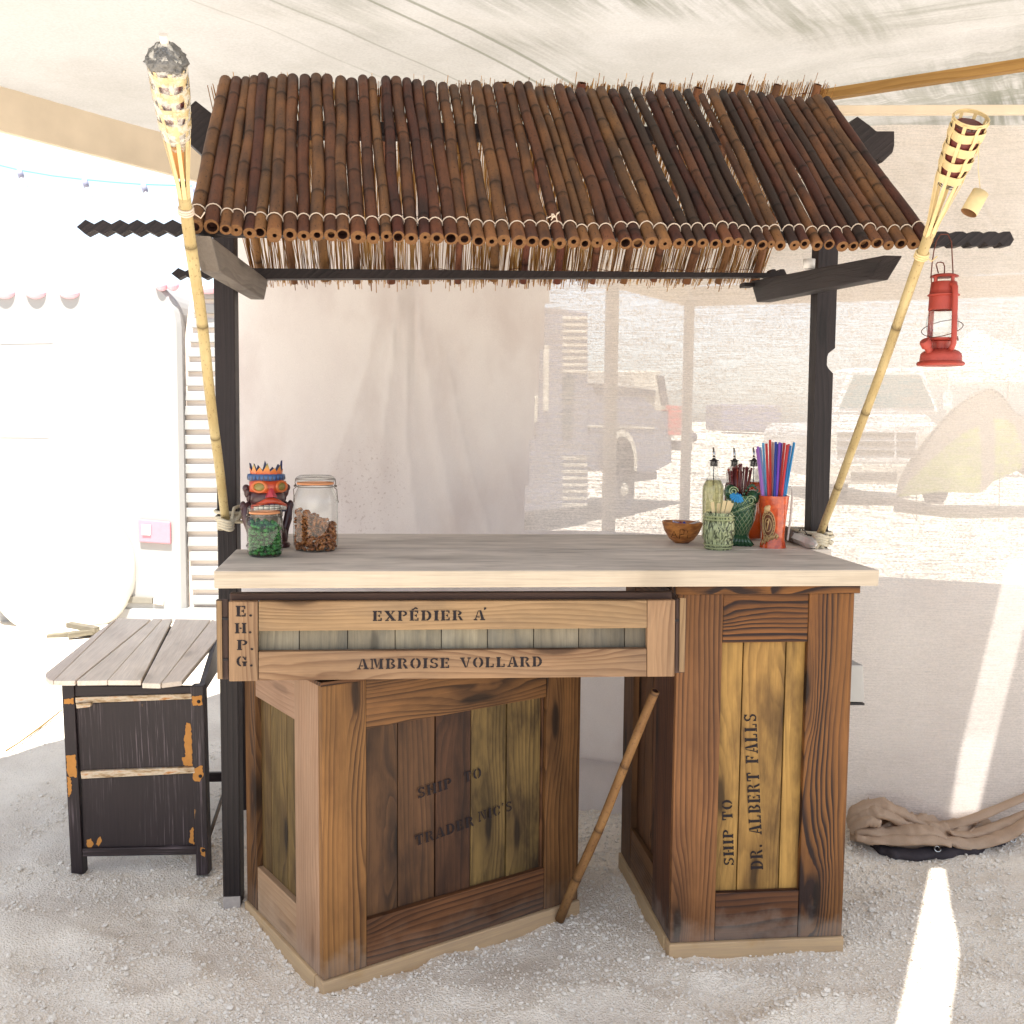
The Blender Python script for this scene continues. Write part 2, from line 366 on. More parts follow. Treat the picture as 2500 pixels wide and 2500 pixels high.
def liquid(name, col, depth=.75):
    g = G(name); tr = g.n('ShaderNodeBsdfTransparent'); tl = g.n('ShaderNodeBsdfTranslucent'); df = g.n('ShaderNodeBsdfGlossy')
    df.inputs['Roughness'].default_value = .1
    g.put(tr.inputs[0], col); g.put(tl.inputs[0], col); a = g.n('ShaderNodeMixShader'); g.put(a.inputs[0], depth); g.put(a.inputs[1], tr.outputs[0]); g.put(a.inputs[2], tl.outputs[0])
    lw = g.n('ShaderNodeLayerWeight'); lw.inputs[0].default_value = .2; b = g.n('ShaderNodeMixShader'); g.put(b.inputs[0], g.m('MULTIPLY', lw.outputs['Fresnel'], .5)); g.put(b.inputs[1], a.outputs[0]); g.put(b.inputs[2], df.outputs[0])
    return g.shader(b.outputs[0])
CREASE = []
def _b(u, v):
    p = gnd(u, v, 2.8); return p.y*.515-p.x*.857
def cloth(name, col, col2, trans, alpha=0.0, weave=700, scale=2.0, speck=0, stretch=(1, 1, 1), bmp=.15, streak=None, spots=None):
    """woven cloth: diffuse + translucent, with holes showing through when alpha > 0"""
    g = G(name); p = g.pos(); q = g.xyz(p)
    n = g.noise(g.comb(g.m('MULTIPLY', q[0], stretch[0]), g.m('MULTIPLY', q[1], stretch[1]), g.m('MULTIPLY', q[2], stretch[2])), scale, 5, .6)
    c = g.mix(g.sm(n, .35, .7), col, col2)
    if streak:
        dx, dy, amt, dk = streak
        a = g.m('ADD', g.m('MULTIPLY', q[0], dx), g.m('MULTIPLY', q[1], dy)); b = g.m('SUBTRACT', g.m('MULTIPLY', q[1], dx), g.m('MULTIPLY', q[0], dy))
        s1 = g.noise(g.comb(g.m('MULTIPLY', a, .9), g.m('MULTIPLY', b, 9), 0), 1.0, 5, .65)
        s2 = g.noise(g.comb(g.m('MULTIPLY', a, .45), g.m('MULTIPLY', b, .6), 3), 1.0, 3)
        s3 = g.noise(g.comb(g.m('MULTIPLY', a, 3.0), g.m('MULTIPLY', b, 45), 7), 1.0, 3)
        f = g.m('MULTIPLY', g.m('MULTIPLY', g.sm(s2, .36, .54), g.sm(q[0], -1.3, -.2)), g.m('MULTIPLY', g.sm(g.m('MULTIPLY_ADD', s3, .4, g.m('MULTIPLY', s1, .75)), .46, .68), amt), clamp=True)
        c = g.mix(f, c, dk)
        wav = g.m('MULTIPLY', g.m('SUBTRACT', g.noise(g.comb(g.m('MULTIPLY', a, .8), 0, 5), 1, 2), .5), .05)
        for b0, w_, k_ in CREASE:
            e = g.m('ABSOLUTE', g.m('SUBTRACT', g.m('ADD', b, wav), b0)); c = g.mix(g.m('MULTIPLY', g.sm(e, w_, w_*.3), k_), c, dk)
        a2 = g.m('SUBTRACT', g.m('MULTIPLY', q[0], .87), g.m('MULTIPLY', q[1], .5)); b2 = g.m('ADD', g.m('MULTIPLY', q[0], .5), g.m('MULTIPLY', q[1], .87))
        t1 = g.noise(g.comb(g.m('MULTIPLY', a2, .7), g.m('MULTIPLY', b2, 8), 2), 1.0, 5, .62); t2 = g.noise(g.comb(g.m('MULTIPLY', a2, 1.5), g.m('MULTIPLY', b2, 40), 4), 1, 3)
        c = g.mix(g.m('MULTIPLY', g.sm(q[0], .7, 1.5), g.m('MULTIPLY', g.sm(g.m('MULTIPLY_ADD', t2, .3, g.m('MULTIPLY', t1, .8)), .5, .72), .7)), c, dk)
    if spots:
        dx_ = g.m('DIVIDE', g.m('SUBTRACT', q[0], spots[0]), spots[2]); dz_ = g.m('DIVIDE', g.m('SUBTRACT', q[2], spots[1]), spots[3])
        near = g.sm(g.m('ADD', g.m('MULTIPLY', dx_, dx_), g.m('MULTIPLY', dz_, dz_)), 1.0, .1); sp_ = g.noise(p, 85, 2)
        c = g.mix(g.m('MULTIPLY', g.m('MULTIPLY', g.sm(sp_, .60, .68), near), .3), c, S(130, 104, 92))
        big_ = g.noise(g.comb(g.m('MULTIPLY', q[0], 1.6), 0, g.m('MULTIPLY', q[2], .9)), 2.0, 4); c = g.mix(g.m('MULTIPLY', g.sm(big_, .45, .7), .35), c, S(188, 172, 168))
    fine = g.noise(g.comb(g.m('MULTIPLY', q[0], weave*.35), g.m('MULTIPLY', q[1], weave*.35), g.m('MULTIPLY', q[2], weave)), 1, 2)
    c = g.hsv(c, None, None, g.m('MULTIPLY_ADD', fine, .34, .83))
    df = g.n('ShaderNodeBsdfDiffuse'); tl = g.n('ShaderNodeBsdfTranslucent'); g.put(df.inputs[0], c); g.put(tl.inputs[0], c)
    bmpn = g.n('ShaderNodeBump'); bmpn.inputs['Strength'].default_value = bmp; bmpn.inputs['Distance'].default_value = .01; g.put(bmpn.inputs['Height'], n)
    g.put(df.inputs['Normal'], bmpn.outputs[0]); g.put(tl.inputs['Normal'], bmpn.outputs[0])
    mx = g.n('ShaderNodeMixShader'); mx.inputs[0].default_value = trans; g.put(mx.inputs[1], df.outputs[0]); g.put(mx.inputs[2], tl.outputs[0])
    if not alpha: return g.shader(mx.outputs[0])
    tr = g.n('ShaderNodeBsdfTransparent'); m2 = g.n('ShaderNodeMixShader')
    h = g.noise(g.comb(g.m('MULTIPLY', q[0], 95), g.m('MULTIPLY', q[1], 95), g.m('MULTIPLY', q[2], 190)), 1, 2, .7)
    h2 = g.noise(g.comb(g.m('MULTIPLY', q[0], 9), q[1], g.m('MULTIPLY', q[2], 330)), 1, 1)
    big = g.noise(p, 1.1, 3)
    f = g.m('ADD', alpha-.30, g.m('ADD', g.m('MULTIPLY', g.sm(h, .36, .62), .20), g.m('ADD', g.m('MULTIPLY', g.sm(h2, .4, .6), .16), g.m('MULTIPLY', big, .18))), clamp=True)
    g.put(m2.inputs[0], g.m('SUBTRACT', 1.0, f)); g.put(m2.inputs[1], tr.outputs[0]); g.put(m2.inputs[2], mx.outputs[0])
    return g.shader(m2.outputs[0])
CREASE[:] = [(_b(860, -20), .010, .8), (_b(955, -20), .012, .8), (_b(955, -20)+.35, .008, .5), (_b(600, 60), .008, .3)]
TARP = cloth('grey_white_tarp', S(150, 145, 138), S(136, 131, 123), .62, 0, 300, 1.2, bmp=.25, streak=(.515, .857, .95, S(100, 98, 86)))
CANVAS = cloth('pale_canvas_drop_cloth', S(234, 230, 228), S(226, 220, 219), .6, 0, 900, 1.5, stretch=(1, 1, .6), spots=(-.59, 1.28, .2, .26))
MESH = cloth('tan_shade_mesh', S(216, 208, 202), S(206, 197, 191), .5, .20, 600, 1.4)
BUNCH = cloth('tan_shade_cloth_folded', S(196, 170, 146), S(182, 154, 130), .25, 0, 700, 3)
HEM = cloth('dark_hem_tape', S(74, 68, 70), S(60, 55, 58), .05, 0, 900, 8)
BEAMC = plain('weathered_fascia_board', S(218, 203, 182), .8, .15, 0, .2, 6, .2, .004)

# ------------------------------------------------------------------ ground
GR_C = (0.0, 3.4)
def zg(x, y):
    x = np.asarray(x, float); y = np.asarray(y, float)
    d = np.sqrt(((x-GR_C[0])/3.2)**2+((y-GR_C[1])/2.6)**2); f = np.clip(1.6-d, 0, 1)
    z = (vnoise(x*1.6+30, y*1.6+30, 1, 3)-.5)*.06+(vnoise(x*6+5, y*6+5, 2, 3)-.5)*.04+(vnoise(x*38, y*38, 3, 3)-.5)*.014
    for cx, cy, r, dp in ((-.98, 2.83, .085, .014), (.62, 2.78, .10, .016), (.9, 2.62, .12, .012), (-1.3, 2.95, .1, .01), (.25, 2.66, .12, .014), (1.7, 3.1, .12, .012), (1.25, 2.72, .1, .012)):
        q = np.exp(-((x-cx)**2+((y-cy)*1.2)**2)/r**2*1.2); z = z-dp*q*1.6+dp*.9*np.exp(-((np.sqrt((x-cx)**2+(y-cy)**2)-r*1.35)/(.4*r))**2)
    return z*f
def make_ground():
    xs = np.concatenate([-np.geomspace(900, 3.6, 26), np.arange(-3.4, 3.0, .022), np.geomspace(3.1, 900, 26)])
    ys = np.concatenate([-np.geomspace(400, 1.5, 16)+2.0, np.arange(2.0, 5.6, .022), np.geomspace(5.7, 1200, 30)])
    X, Y = np.meshgrid(xs, ys); Z = zg(X, Y); nx, ny = len(xs), len(ys)
    vs = np.stack([X.ravel(), Y.ravel(), Z.ravel()], 1)
    i = np.arange(nx-1)[None, :]+np.arange(ny-1)[:, None]*nx; i = i.ravel()
    fs = np.stack([i, i+1, i+1+nx, i+nx], 1)
    g = G('pale_playa_gravel'); p = g.pos(); n = g.noise(p, 2.2, 5, .6); n2 = g.noise(p, 70, 4, .7); vo = g.voro(p, 150)
    c = g.mix(g.sm(n, .35, .65), S(236, 227, 212), S(221, 211, 197)); c = g.mix(g.m('MULTIPLY', g.sm(n2, .5, .75), .3), c, S(176, 166, 156))
    g.bump(g.m('ADD', g.m('MULTIPLY', vo['Distance'], 1.2), n2), .5, .008); mt = g.fin(c, .95, .05)
    o = npobj('ground', vs, fs, mt, None, True); tag(o, kind='structure')
    return o
make_ground()
def make_gravel(N=64000):
    x = rng.uniform(-3.1, 2.5, N*3); y = rng.uniform(2.45, 5.0, N*3)
    dens = vnoise(x*2.2+3, y*2.2+8, 5, 3)*.75+vnoise(x*7, y*7, 6, 2)*.5+np.clip((x+1.2)*.16, -.25, .2)+np.clip((3.6-y)*.16, -.2, .2)
    k = rng.random(N*3) < np.clip((dens-.50)*3.6, .02, 1); x, y = x[k][:N], y[k][:N]; n = len(x)
    r = .0029*np.exp(rng.normal(0, .45, n)); r = np.clip(r, .0015, .0105)
    t = (1+5**.5)/2
    base = np.array([[-1, t, 0], [1, t, 0], [-1, -t, 0], [1, -t, 0], [0, -1, t], [0, 1, t], [0, -1, -t], [0, 1, -t], [t, 0, -1], [t, 0, 1], [-t, 0, -1], [-t, 0, 1]])/1.9
    fa = np.array([[0, 11, 5], [0, 5, 1], [0, 1, 7], [0, 7, 10], [0, 10, 11], [1, 5, 9], [5, 11, 4], [11, 10, 2], [10, 7, 6], [7, 1, 8], [3, 9, 4], [3, 4, 2], [3, 2, 6], [3, 6, 8], [3, 8, 9], [4, 9, 5], [2, 4, 11], [6, 2, 10], [8, 6, 7], [9, 8, 1]])
    a = rng.uniform(0, 6.28, n); b = rng.uniform(-.6, .6, n)
    P = base[None]*rng.uniform(.85, 1.15, (n, 12, 1))*rng.uniform(.75, 1.3, (n, 1, 3)); P = P+rng.normal(0, .08, P.shape); P[:, :, 2] *= .75
    ca, sa = np.cos(a)[:, None], np.sin(a)[:, None]; X = P[:, :, 0]*ca-P[:, :, 1]*sa; Y = P[:, :, 0]*sa+P[:, :, 1]*ca
    Z = P[:, :, 2]+X*b[:, None]*.5
    vs = np.stack([x[:, None]+X*r[:, None], y[:, None]+Y*r[:, None], zg(x, y)[:, None]+Z*r[:, None]+r[:, None]*.35], 2).reshape(-1, 3)
    fs = (fa[None]+(np.arange(n)*12)[:, None, None]).reshape(-1, 3)
    g = G('pale_gravel_stone'); nn = g.noise(g.pos(), 60, 2); mt = g.fin(g.mix(nn, S(231, 224, 212), S(212, 204, 192)), .95, .05)
    o = npobj('gravel', vs, fs, mt); tag(o, 'loose pale gravel strewn over the playa ground', 'gravel', kind='stuff')
make_gravel()

# ------------------------------------------------------------------ stencil lettering
def R4(x0, y0, x1, y1): return [(x0, y0), (x1, y0), (x1, y1), (x0, y1)]
def arc(cx, cy, rx, ry, tx, ty, a0, a1, n=9):
    out = []
    for i in range(n):
        t0, t1 = (math.radians(a0+(a1-a0)*k/n) for k in (i, i+1))
        p = lambda t, ax, ay: (cx+ax*math.cos(t), cy+ay*math.sin(t))
        out.append([p(t0, rx, ry), p(t1, rx, ry), p(t1, rx-tx, ry-ty), p(t0, rx-tx, ry-ty)])
    return out
def stem(x, w=.24, s=.07): return [R4(x, .1, x+w, .9), R4(x-s, 0, x+w+s, .1), R4(x-s, .9, x+w+s, 1)]
GL = {
 'I': (.42, stem(.09)), 'L': (.78, stem(.07)+[R4(.42, 0, .72, .12), R4(.62, .12, .72, .34)]),
 'E': (.8, stem(.07)+[R4(.42, 0, .74, .12), R4(.64, .12, .74, .3), R4(.42, .88, .72, 1), R4(.62, .72, .72, .88), R4(.42, .44, .58, .56), R4(.54, .36, .6, .64)]),
 'F': (.76, stem(.07)+[R4(.42, .88, .72, 1), R4(.62, .7, .72, .88), R4(.42, .44, .58, .56), R4(.54, .36, .6, .64)]),
 'H': (.92, stem(.06)+stem(.62)+[R4(.38, .44, .55, .56)]),
 'T': (.84, stem(.3)+[R4(.02, .88, .24, 1), R4(.02, .66, .12, .88), R4(.6, .88, .82, 1), R4(.72, .66, .82, .88)]),
 'P': (.8, stem(.07)+arc(.4, .73, .38, .27, .2, .1, -88, 88)), 'B': (.82, stem(.07)+arc(.4, .75, .34, .25, .19, .1, -80, 88)+arc(.4, .26, .4, .26, .21, .1, -88, 80)),
 'R': (.9, stem(.07)+arc(.4, .75, .36, .25, .2, .1, -80, 88)+[[(.44, .44), (.62, .46), (.88, .0), (.66, .0)]]),
 'D': (.88, stem(.07)+arc(.4, .5, .44, .5, .22, .11, -88, 88, 12)),
 'O': (.92, arc(.42, .5, .4, .5, .22, .1, 96, 264, 12)+arc(.5, .5, .4, .5, .22, .1, -84, 84, 12)),
 'C': (.86, arc(.42, .5, .4, .5, .22, .1, 96, 264, 12)+arc(.48, .5, .34, .5, .14, .11, 20, 82, 5)+arc(.48, .5, .36, .5, .14, .11, -82, -22, 5)+[R4(.74, .6, .82, .92)]),
 'G': (.92, arc(.42, .5, .4, .5, .22, .1, 96, 264, 12)+arc(.48, .5, .34, .5, .14, .11, 20, 82, 5)+[R4(.74, .62, .82, .94), R4(.56, .02, .8, .46), R4(.48, .38, .88, .48)]),
 'S': (.74, arc(.36, .73, .32, .27, .16, .11, 20, 262, 10)+arc(.36, .27, .34, .27, .17, .11, -160, 82, 10)+[R4(.58, .74, .66, .98), R4(.04, .02, .12, .28)]),
 'A': (.94, [[(.36, .98), (.42, .98), (.2, .1), (.1, .1)], [(.46, 1), (.6, 1), (.88, .1), (.62, .1)], R4(.0, 0, .3, .1), R4(.52, 0, .96, .1), R4(.28, .28, .5, .38)]),
 'V': (.92, [[(.06, .9), (.32, .9), (.54, .02), (.42, .02)], [(.72, .9), (.82, .9), (.6, .04), (.56, .1)], R4(-.02, .9, .4, 1), R4(.62, .9, .92, 1)]),
 'X': (.92, [[(.06, .9), (.34, .9), (.86, .1), (.58, .1)], [(.64, .9), (.76, .9), (.58, .62), (.54, .7)], [(.14, .1), (.26, .1), (.42, .36), (.36, .44)], R4(0, .9, .4, 1), R4(.58, .9, .84, 1), R4(.04, 0, .36, .1), R4(.52, 0, .94, .1)]),
 'N': (.96, [R4(.1, .1, .2, .9), R4(.74, .1, .84, .9), [(.24, 1), (.4, 1), (.7, .24), (.7, .0)], R4(0, 0, .3, .1), R4(0, .9, .2, 1), R4(.64, .9, .94, 1)]),
 'M': (1.12, [R4(.1, .1, .2, .9), R4(.76, .1, 1.0, .9), [(.24, 1), (.46, 1), (.58, .3), (.52, .06)], [(.6, .3), (.72, .96), (.72, .6), (.6, .06)], R4(0, 0, .3, .1), R4(.68, 0, 1.08, .1), R4(0, .9, .2, 1), R4(.78, .9, 1.08, 1)]),
 '.': (.36, arc(.15, .1, .11, .11, .11, .11, 0, 360, 10)), "'": (.3, [[(.06, 1.08), (.22, 1.08), (.16, .76), (.1, .76)]]), ' ': (.55, []),
}
def lettering(s, org, dx, dy, hgt, parent, length=None, wear=.1, accents=(), gap=.16):
    """thin stencil paint on a board; org = baseline left on the surface, dx along the line, dy up the letters"""
    dx = V(dx).normalized(); dy = V(dy).normalized(); nrm = dx.cross(dy).normalized()
    wid = sum(GL[ch][0]+gap for ch in s)-gap; kx = (length/wid) if length else hgt
    bm = bmesh.new(); x = 0; rr = random.Random(s)
    def put(poly):
        if rr.random() < 0: return
        vs = [bm.verts.new(V(org)+dx*((px+rr.uniform(-1, 1)*.012)*kx)+dy*((py+rr.uniform(-1, 1)*.012)*hgt)+nrm*.0012) for px, py in poly]
        if len(vs) > 2: bm.faces.new(vs)
    for i, ch in enumerate(s):
        wv, polys = GL[ch]
        for p in polys: put([(a+x, b) for a, b in p])
        for ai, kind in accents:
            if ai == i:
                if kind == 'e': put([(x+.12, 1.08), (x+.5, 1.36), (x+.62, 1.28), (x+.3, 1.06)]); put([(x+.5, 1.34), (x+.7, 1.2), (x+.62, 1.12), (x+.48, 1.22)])
                else: put([(x+.86, 1.3), (x+1.04, 1.28), (x+1.02, 1.12), (x+.84, 1.0)])
        x += wv+gap
    o = mobj('lettering', bm, INK, parent)
    return o

# ------------------------------------------------------------------ big canopy over the place
ZT = 2.80
tent = thing('canopy_tent', 'large white tarp canopy overhead with pale fascia boards and thin poles', 'canopy', (1.673, 10.25, 0))
FL0, FLC, FR = V((-1.974, 4.186, 2.65)), V((1.673, 10.248, 2.65)), V((4.333, 9.178, 2.65))
dL = (FLC-FL0).normalized(); dB = (FR-FLC).normalized()
def back(p): return V(p)+SUN*((ZT-V(p).z)/SUN.z)
def make_tarp():
    bm = bmesh.new(); YS = 3.24
    # far part, rumpled, over the frame
    xs = np.arange(-6.2, 6.01, .06); ys = np.arange(YS, 11.0, .06)
    X, Y = np.meshgrid(xs, ys); e = np.clip((Y-YS)/.3, 0, 1)
    a = X*.515+Y*.857; b = Y*.515-X*.857; c2 = X*.87-Y*.5; c1 = X*.5+Y*.87
    wr = np.clip((X-.6)/1.2, 0, 1)
    Z = ZT+e*((1-wr)*((vnoise(a*.5, b*5, 11, 3)-.5)*.035)+wr*((vnoise(c2*.45+9, c1*7, 12, 3)-.5)*.13)+(vnoise(X*.7, Y*.7, 13, 2)-.5)*.08+.02)
    grid = [[bm.verts.new((X[j, i], Y[j, i], Z[j, i])) for i in range(len(xs))] for j in range(len(ys))]
    for j in range(len(ys)-1):
        for i in range(len(xs)-1):
            if xs[i] > 2.7 and ys[j] < 4.3: continue
            f = bm.faces.new((grid[j][i], grid[j][i+1], grid[j+1][i+1], grid[j+1][i])); f.smooth = True
    # near part: its unseen edges and two holes are shaped to admit sun
    outer = [V((-6.2, 1.24, ZT)), V((2.7, 1.24, ZT)), V((2.7, YS, ZT)), V((-6.2, YS, ZT))]
    h1 = [back(gnd(*p)) for p in ((2184, 2556), (2195, 2500), (2274, 2122), (2303, 2122), (2336, 2330), (2312, 2500), (2306, 2556))]
    h2 = [back(aty(u, v, 3.98)) for u, v in ((2322, 1985), (2354, 1800), (2478, 1300), (2560, 1300), (2432, 1800), (2388, 1985))]
    tri = geometry.tessellate_polygon([outer, h1, h2]); al = outer+h1+h2; vv = [bm.verts.new(p) for p in al]
    for t in tri:
        try: bm.faces.new([vv[k] for k in t])
        except ValueError: pass
    n = V((-dL.y, dL.x, 0)); n2 = V((-dB.y, dB.x, 0))
    bmesh.ops.bisect_plane(bm, geom=bm.verts[:]+bm.edges[:]+bm.faces[:], plane_co=FL0+n*.03, plane_no=n, clear_outer=True)
    bmesh.ops.bisect_plane(bm, geom=bm.verts[:]+bm.edges[:]+bm.faces[:], plane_co=FLC+n2*.03, plane_no=n2, clear_outer=True)
    return mobj('tarp', bm, TARP, tent)
make_tarp()
def long_board(name, p, q, h, t, side, mat, parent, seg=1):
    p, q = V(p), V(q); s = V(side)*t
    return board(name, [p+EZ*h, q+EZ*h, q, p], t, mat, parent, 'h', .004, s)
pL = FL0-dL*3.2
long_board('fascia_board', pL, FLC, .185, .03, (-.857, .515, 0), BEAMC, tent)
long_board('fascia_board', FLC, FLC+dB*9, .185, .03, (.4, .9, 0), BEAMC, tent)
def pole(name, p, h, r, mat, parent): return tube(name, [V(p), V(p)+EZ*h], r, mat, parent, 14)
POLE = plain('pale_canopy_pole', S(206, 197, 190), .6, .3)
pole('pole', (FLC.x-.02, FLC.y-.08, -.02), 2.72, .05, POLE, tent)
pk = FL0+dL*5.15
pole('pole', (pk.x+.1, pk.y-.02, -.02), 2.70, .055, POLE, tent)
# thin lath and dark rail that carry the right-hand sheet
a, b = gnd(2000, 218, 2.76), gnd(2560, 131, 2.76)
board('lath', [a+EZ*.0, b+EZ*.0, b-EZ*.035, a-EZ*.035], .04, W_LATH, tent, 'h', .003)
a, b = aty(2040, 270, 4.02), aty(2720, 268, 4.02)
board('rail', [a+EZ*.02, b+EZ*.02, b-EZ*.012, a-EZ*.012], .03, BEAMC, tent, 'h', .003)

# ------------------------------------------------------------------ cloth walls
def yw(x):
    x = np.asarray(x, float); return np.interp(x, [-1.2, .3, .7, 1.4, 3.5], [4.42, 4.36, 4.22, 4.06, 3.98])
def make_mesh_wall():
    xs = np.arange(-1.09, 3.3, .04); zs = np.concatenate([[.0], np.arange(.03, 2.655, .035), [2.665]])
    X, Z = np.meshgrid(xs, zs); Y = yw(X)+(vnoise(X*1.3+4, Z*.7, 21, 3)-.5)*.06+(vnoise(X*4+4, Z*1.6-X*2, 22, 3)-.5)*.018
    Y = Y-np.clip(.35-Z, 0, .35)*.25*np.clip((X-1.0), 0, 1)
    nx, nz = len(xs), len(zs); vs = np.stack([X.ravel(), Y.ravel(), Z.ravel()], 1)
    i = (np.arange(nx-1)[None]+np.arange(nz-1)[:, None]*nx).ravel(); fs = np.stack([i, i+1, i+1+nx, i+nx], 1)
    o = npobj('shade_mesh_wall', vs, fs, MESH, None, True)
    return tag(o, 'tall see-through tan shade mesh hanging as the back wall behind the bar', 'shade cloth')
make_mesh_wall()
def make_drop_cloth():
    xs = np.arange(-1.12, .62, .018); zs = np.arange(.165, 2.42, .02)
    X, Z = np.meshgrid(xs, zs); Y = yw(X)-.10
    # folds fan out from where the cloth is pinned high up
    ax, az = -.42, 2.35
    th = np.arctan2(X-ax, np.maximum(az-Z, .02)); rr = np.hypot(X-ax, az-Z)
    amp = np.clip(rr/.8, 0, 1)*np.exp(-((th-.12)/.42)**2)
    wq = th+.10*(vnoise(rr*2.2+3, th*3+9, 34, 2)-.5)
    for t0, wd, hg, r0_, r1_ in ((-.30, .035, .05, .3, 1.5), (-.10, .03, .045, .15, 1.2), (.02, .022, .05, .1, 1.7), (.16, .04, .075, .2, 1.5), (.27, .025, .05, .4, 1.6), (.40, .05, .05, .7, 2.2), (-.48, .05, .04, .8, 2.0), (-.02, .03, .03, 1.0, 2.2), (.22, .02, .03, 1.1, 2.2)):
        e = np.clip((rr-r0_)/.25, 0, 1)*np.clip((r1_-rr)/.4, 0, 1); Y = Y-.55*hg*e*np.exp(-np.abs((wq-t0)/wd)**1.5)
    Y = Y-amp*.025*(vnoise(th*9+30, rr*1.1, 31, 3)-.3)
    Y = Y+(vnoise(X*2.2, Z*.8, 32, 3)-.5)*.08+(vnoise(X*9+Z*3, Z*2, 33, 3)-.5)*.016
    nx = len(xs)
    vs = np.stack([X.ravel(), Y.ravel(), Z.ravel()], 1)
    i = (np.arange(nx-1)[None]+np.arange(len(zs)-1)[:, None]*nx).ravel(); fs = np.stack([i, i+1, i+1+nx, i+nx], 1)
    # the right edge slants: drop faces beyond it
    cx = X.ravel()[i]; cz = Z.ravel()[i]; lim = np.interp(cz, [.2, 1.1, 2.1, 2.4], [.60, .03, .13, .16]); lim = np.where(cz < 1.12, .6, lim)
    fs = fs[cx < lim]
    o = npobj('drop_cloth', vs, fs, CANVAS, None, True); tag(o, 'pale pinkish canvas drop cloth with fanned folds hung in front of the mesh', 'drop cloth')
    # turned-up lower flap seen between the crates
    bm = bmesh.new(); A = []
    for x in np.arange(-.1, .75, .03):
        y = float(yw(x))-.11; s = .012*math.sin(x*22); d = .08*(x-.2)
        prof = [(.20-d*.3, .02), (.17-d*.5, -.03), (.12-d*.6, -.05+s), (.075-d*.5, -.06+s), (.045-d*.4, -.09+s), (.0, -.10+s)]
        A.append([bm.verts.new((x, y+b, z)) for z, b in prof])
    for p, q in zip(A, A[1:]):
        for k in range(len(p)-1): f = bm.faces.new((p[k], q[k], q[k+1], p[k+1])); f.smooth = True
    mobj('lower_flap', bm, CANVAS, o)
make_drop_cloth()
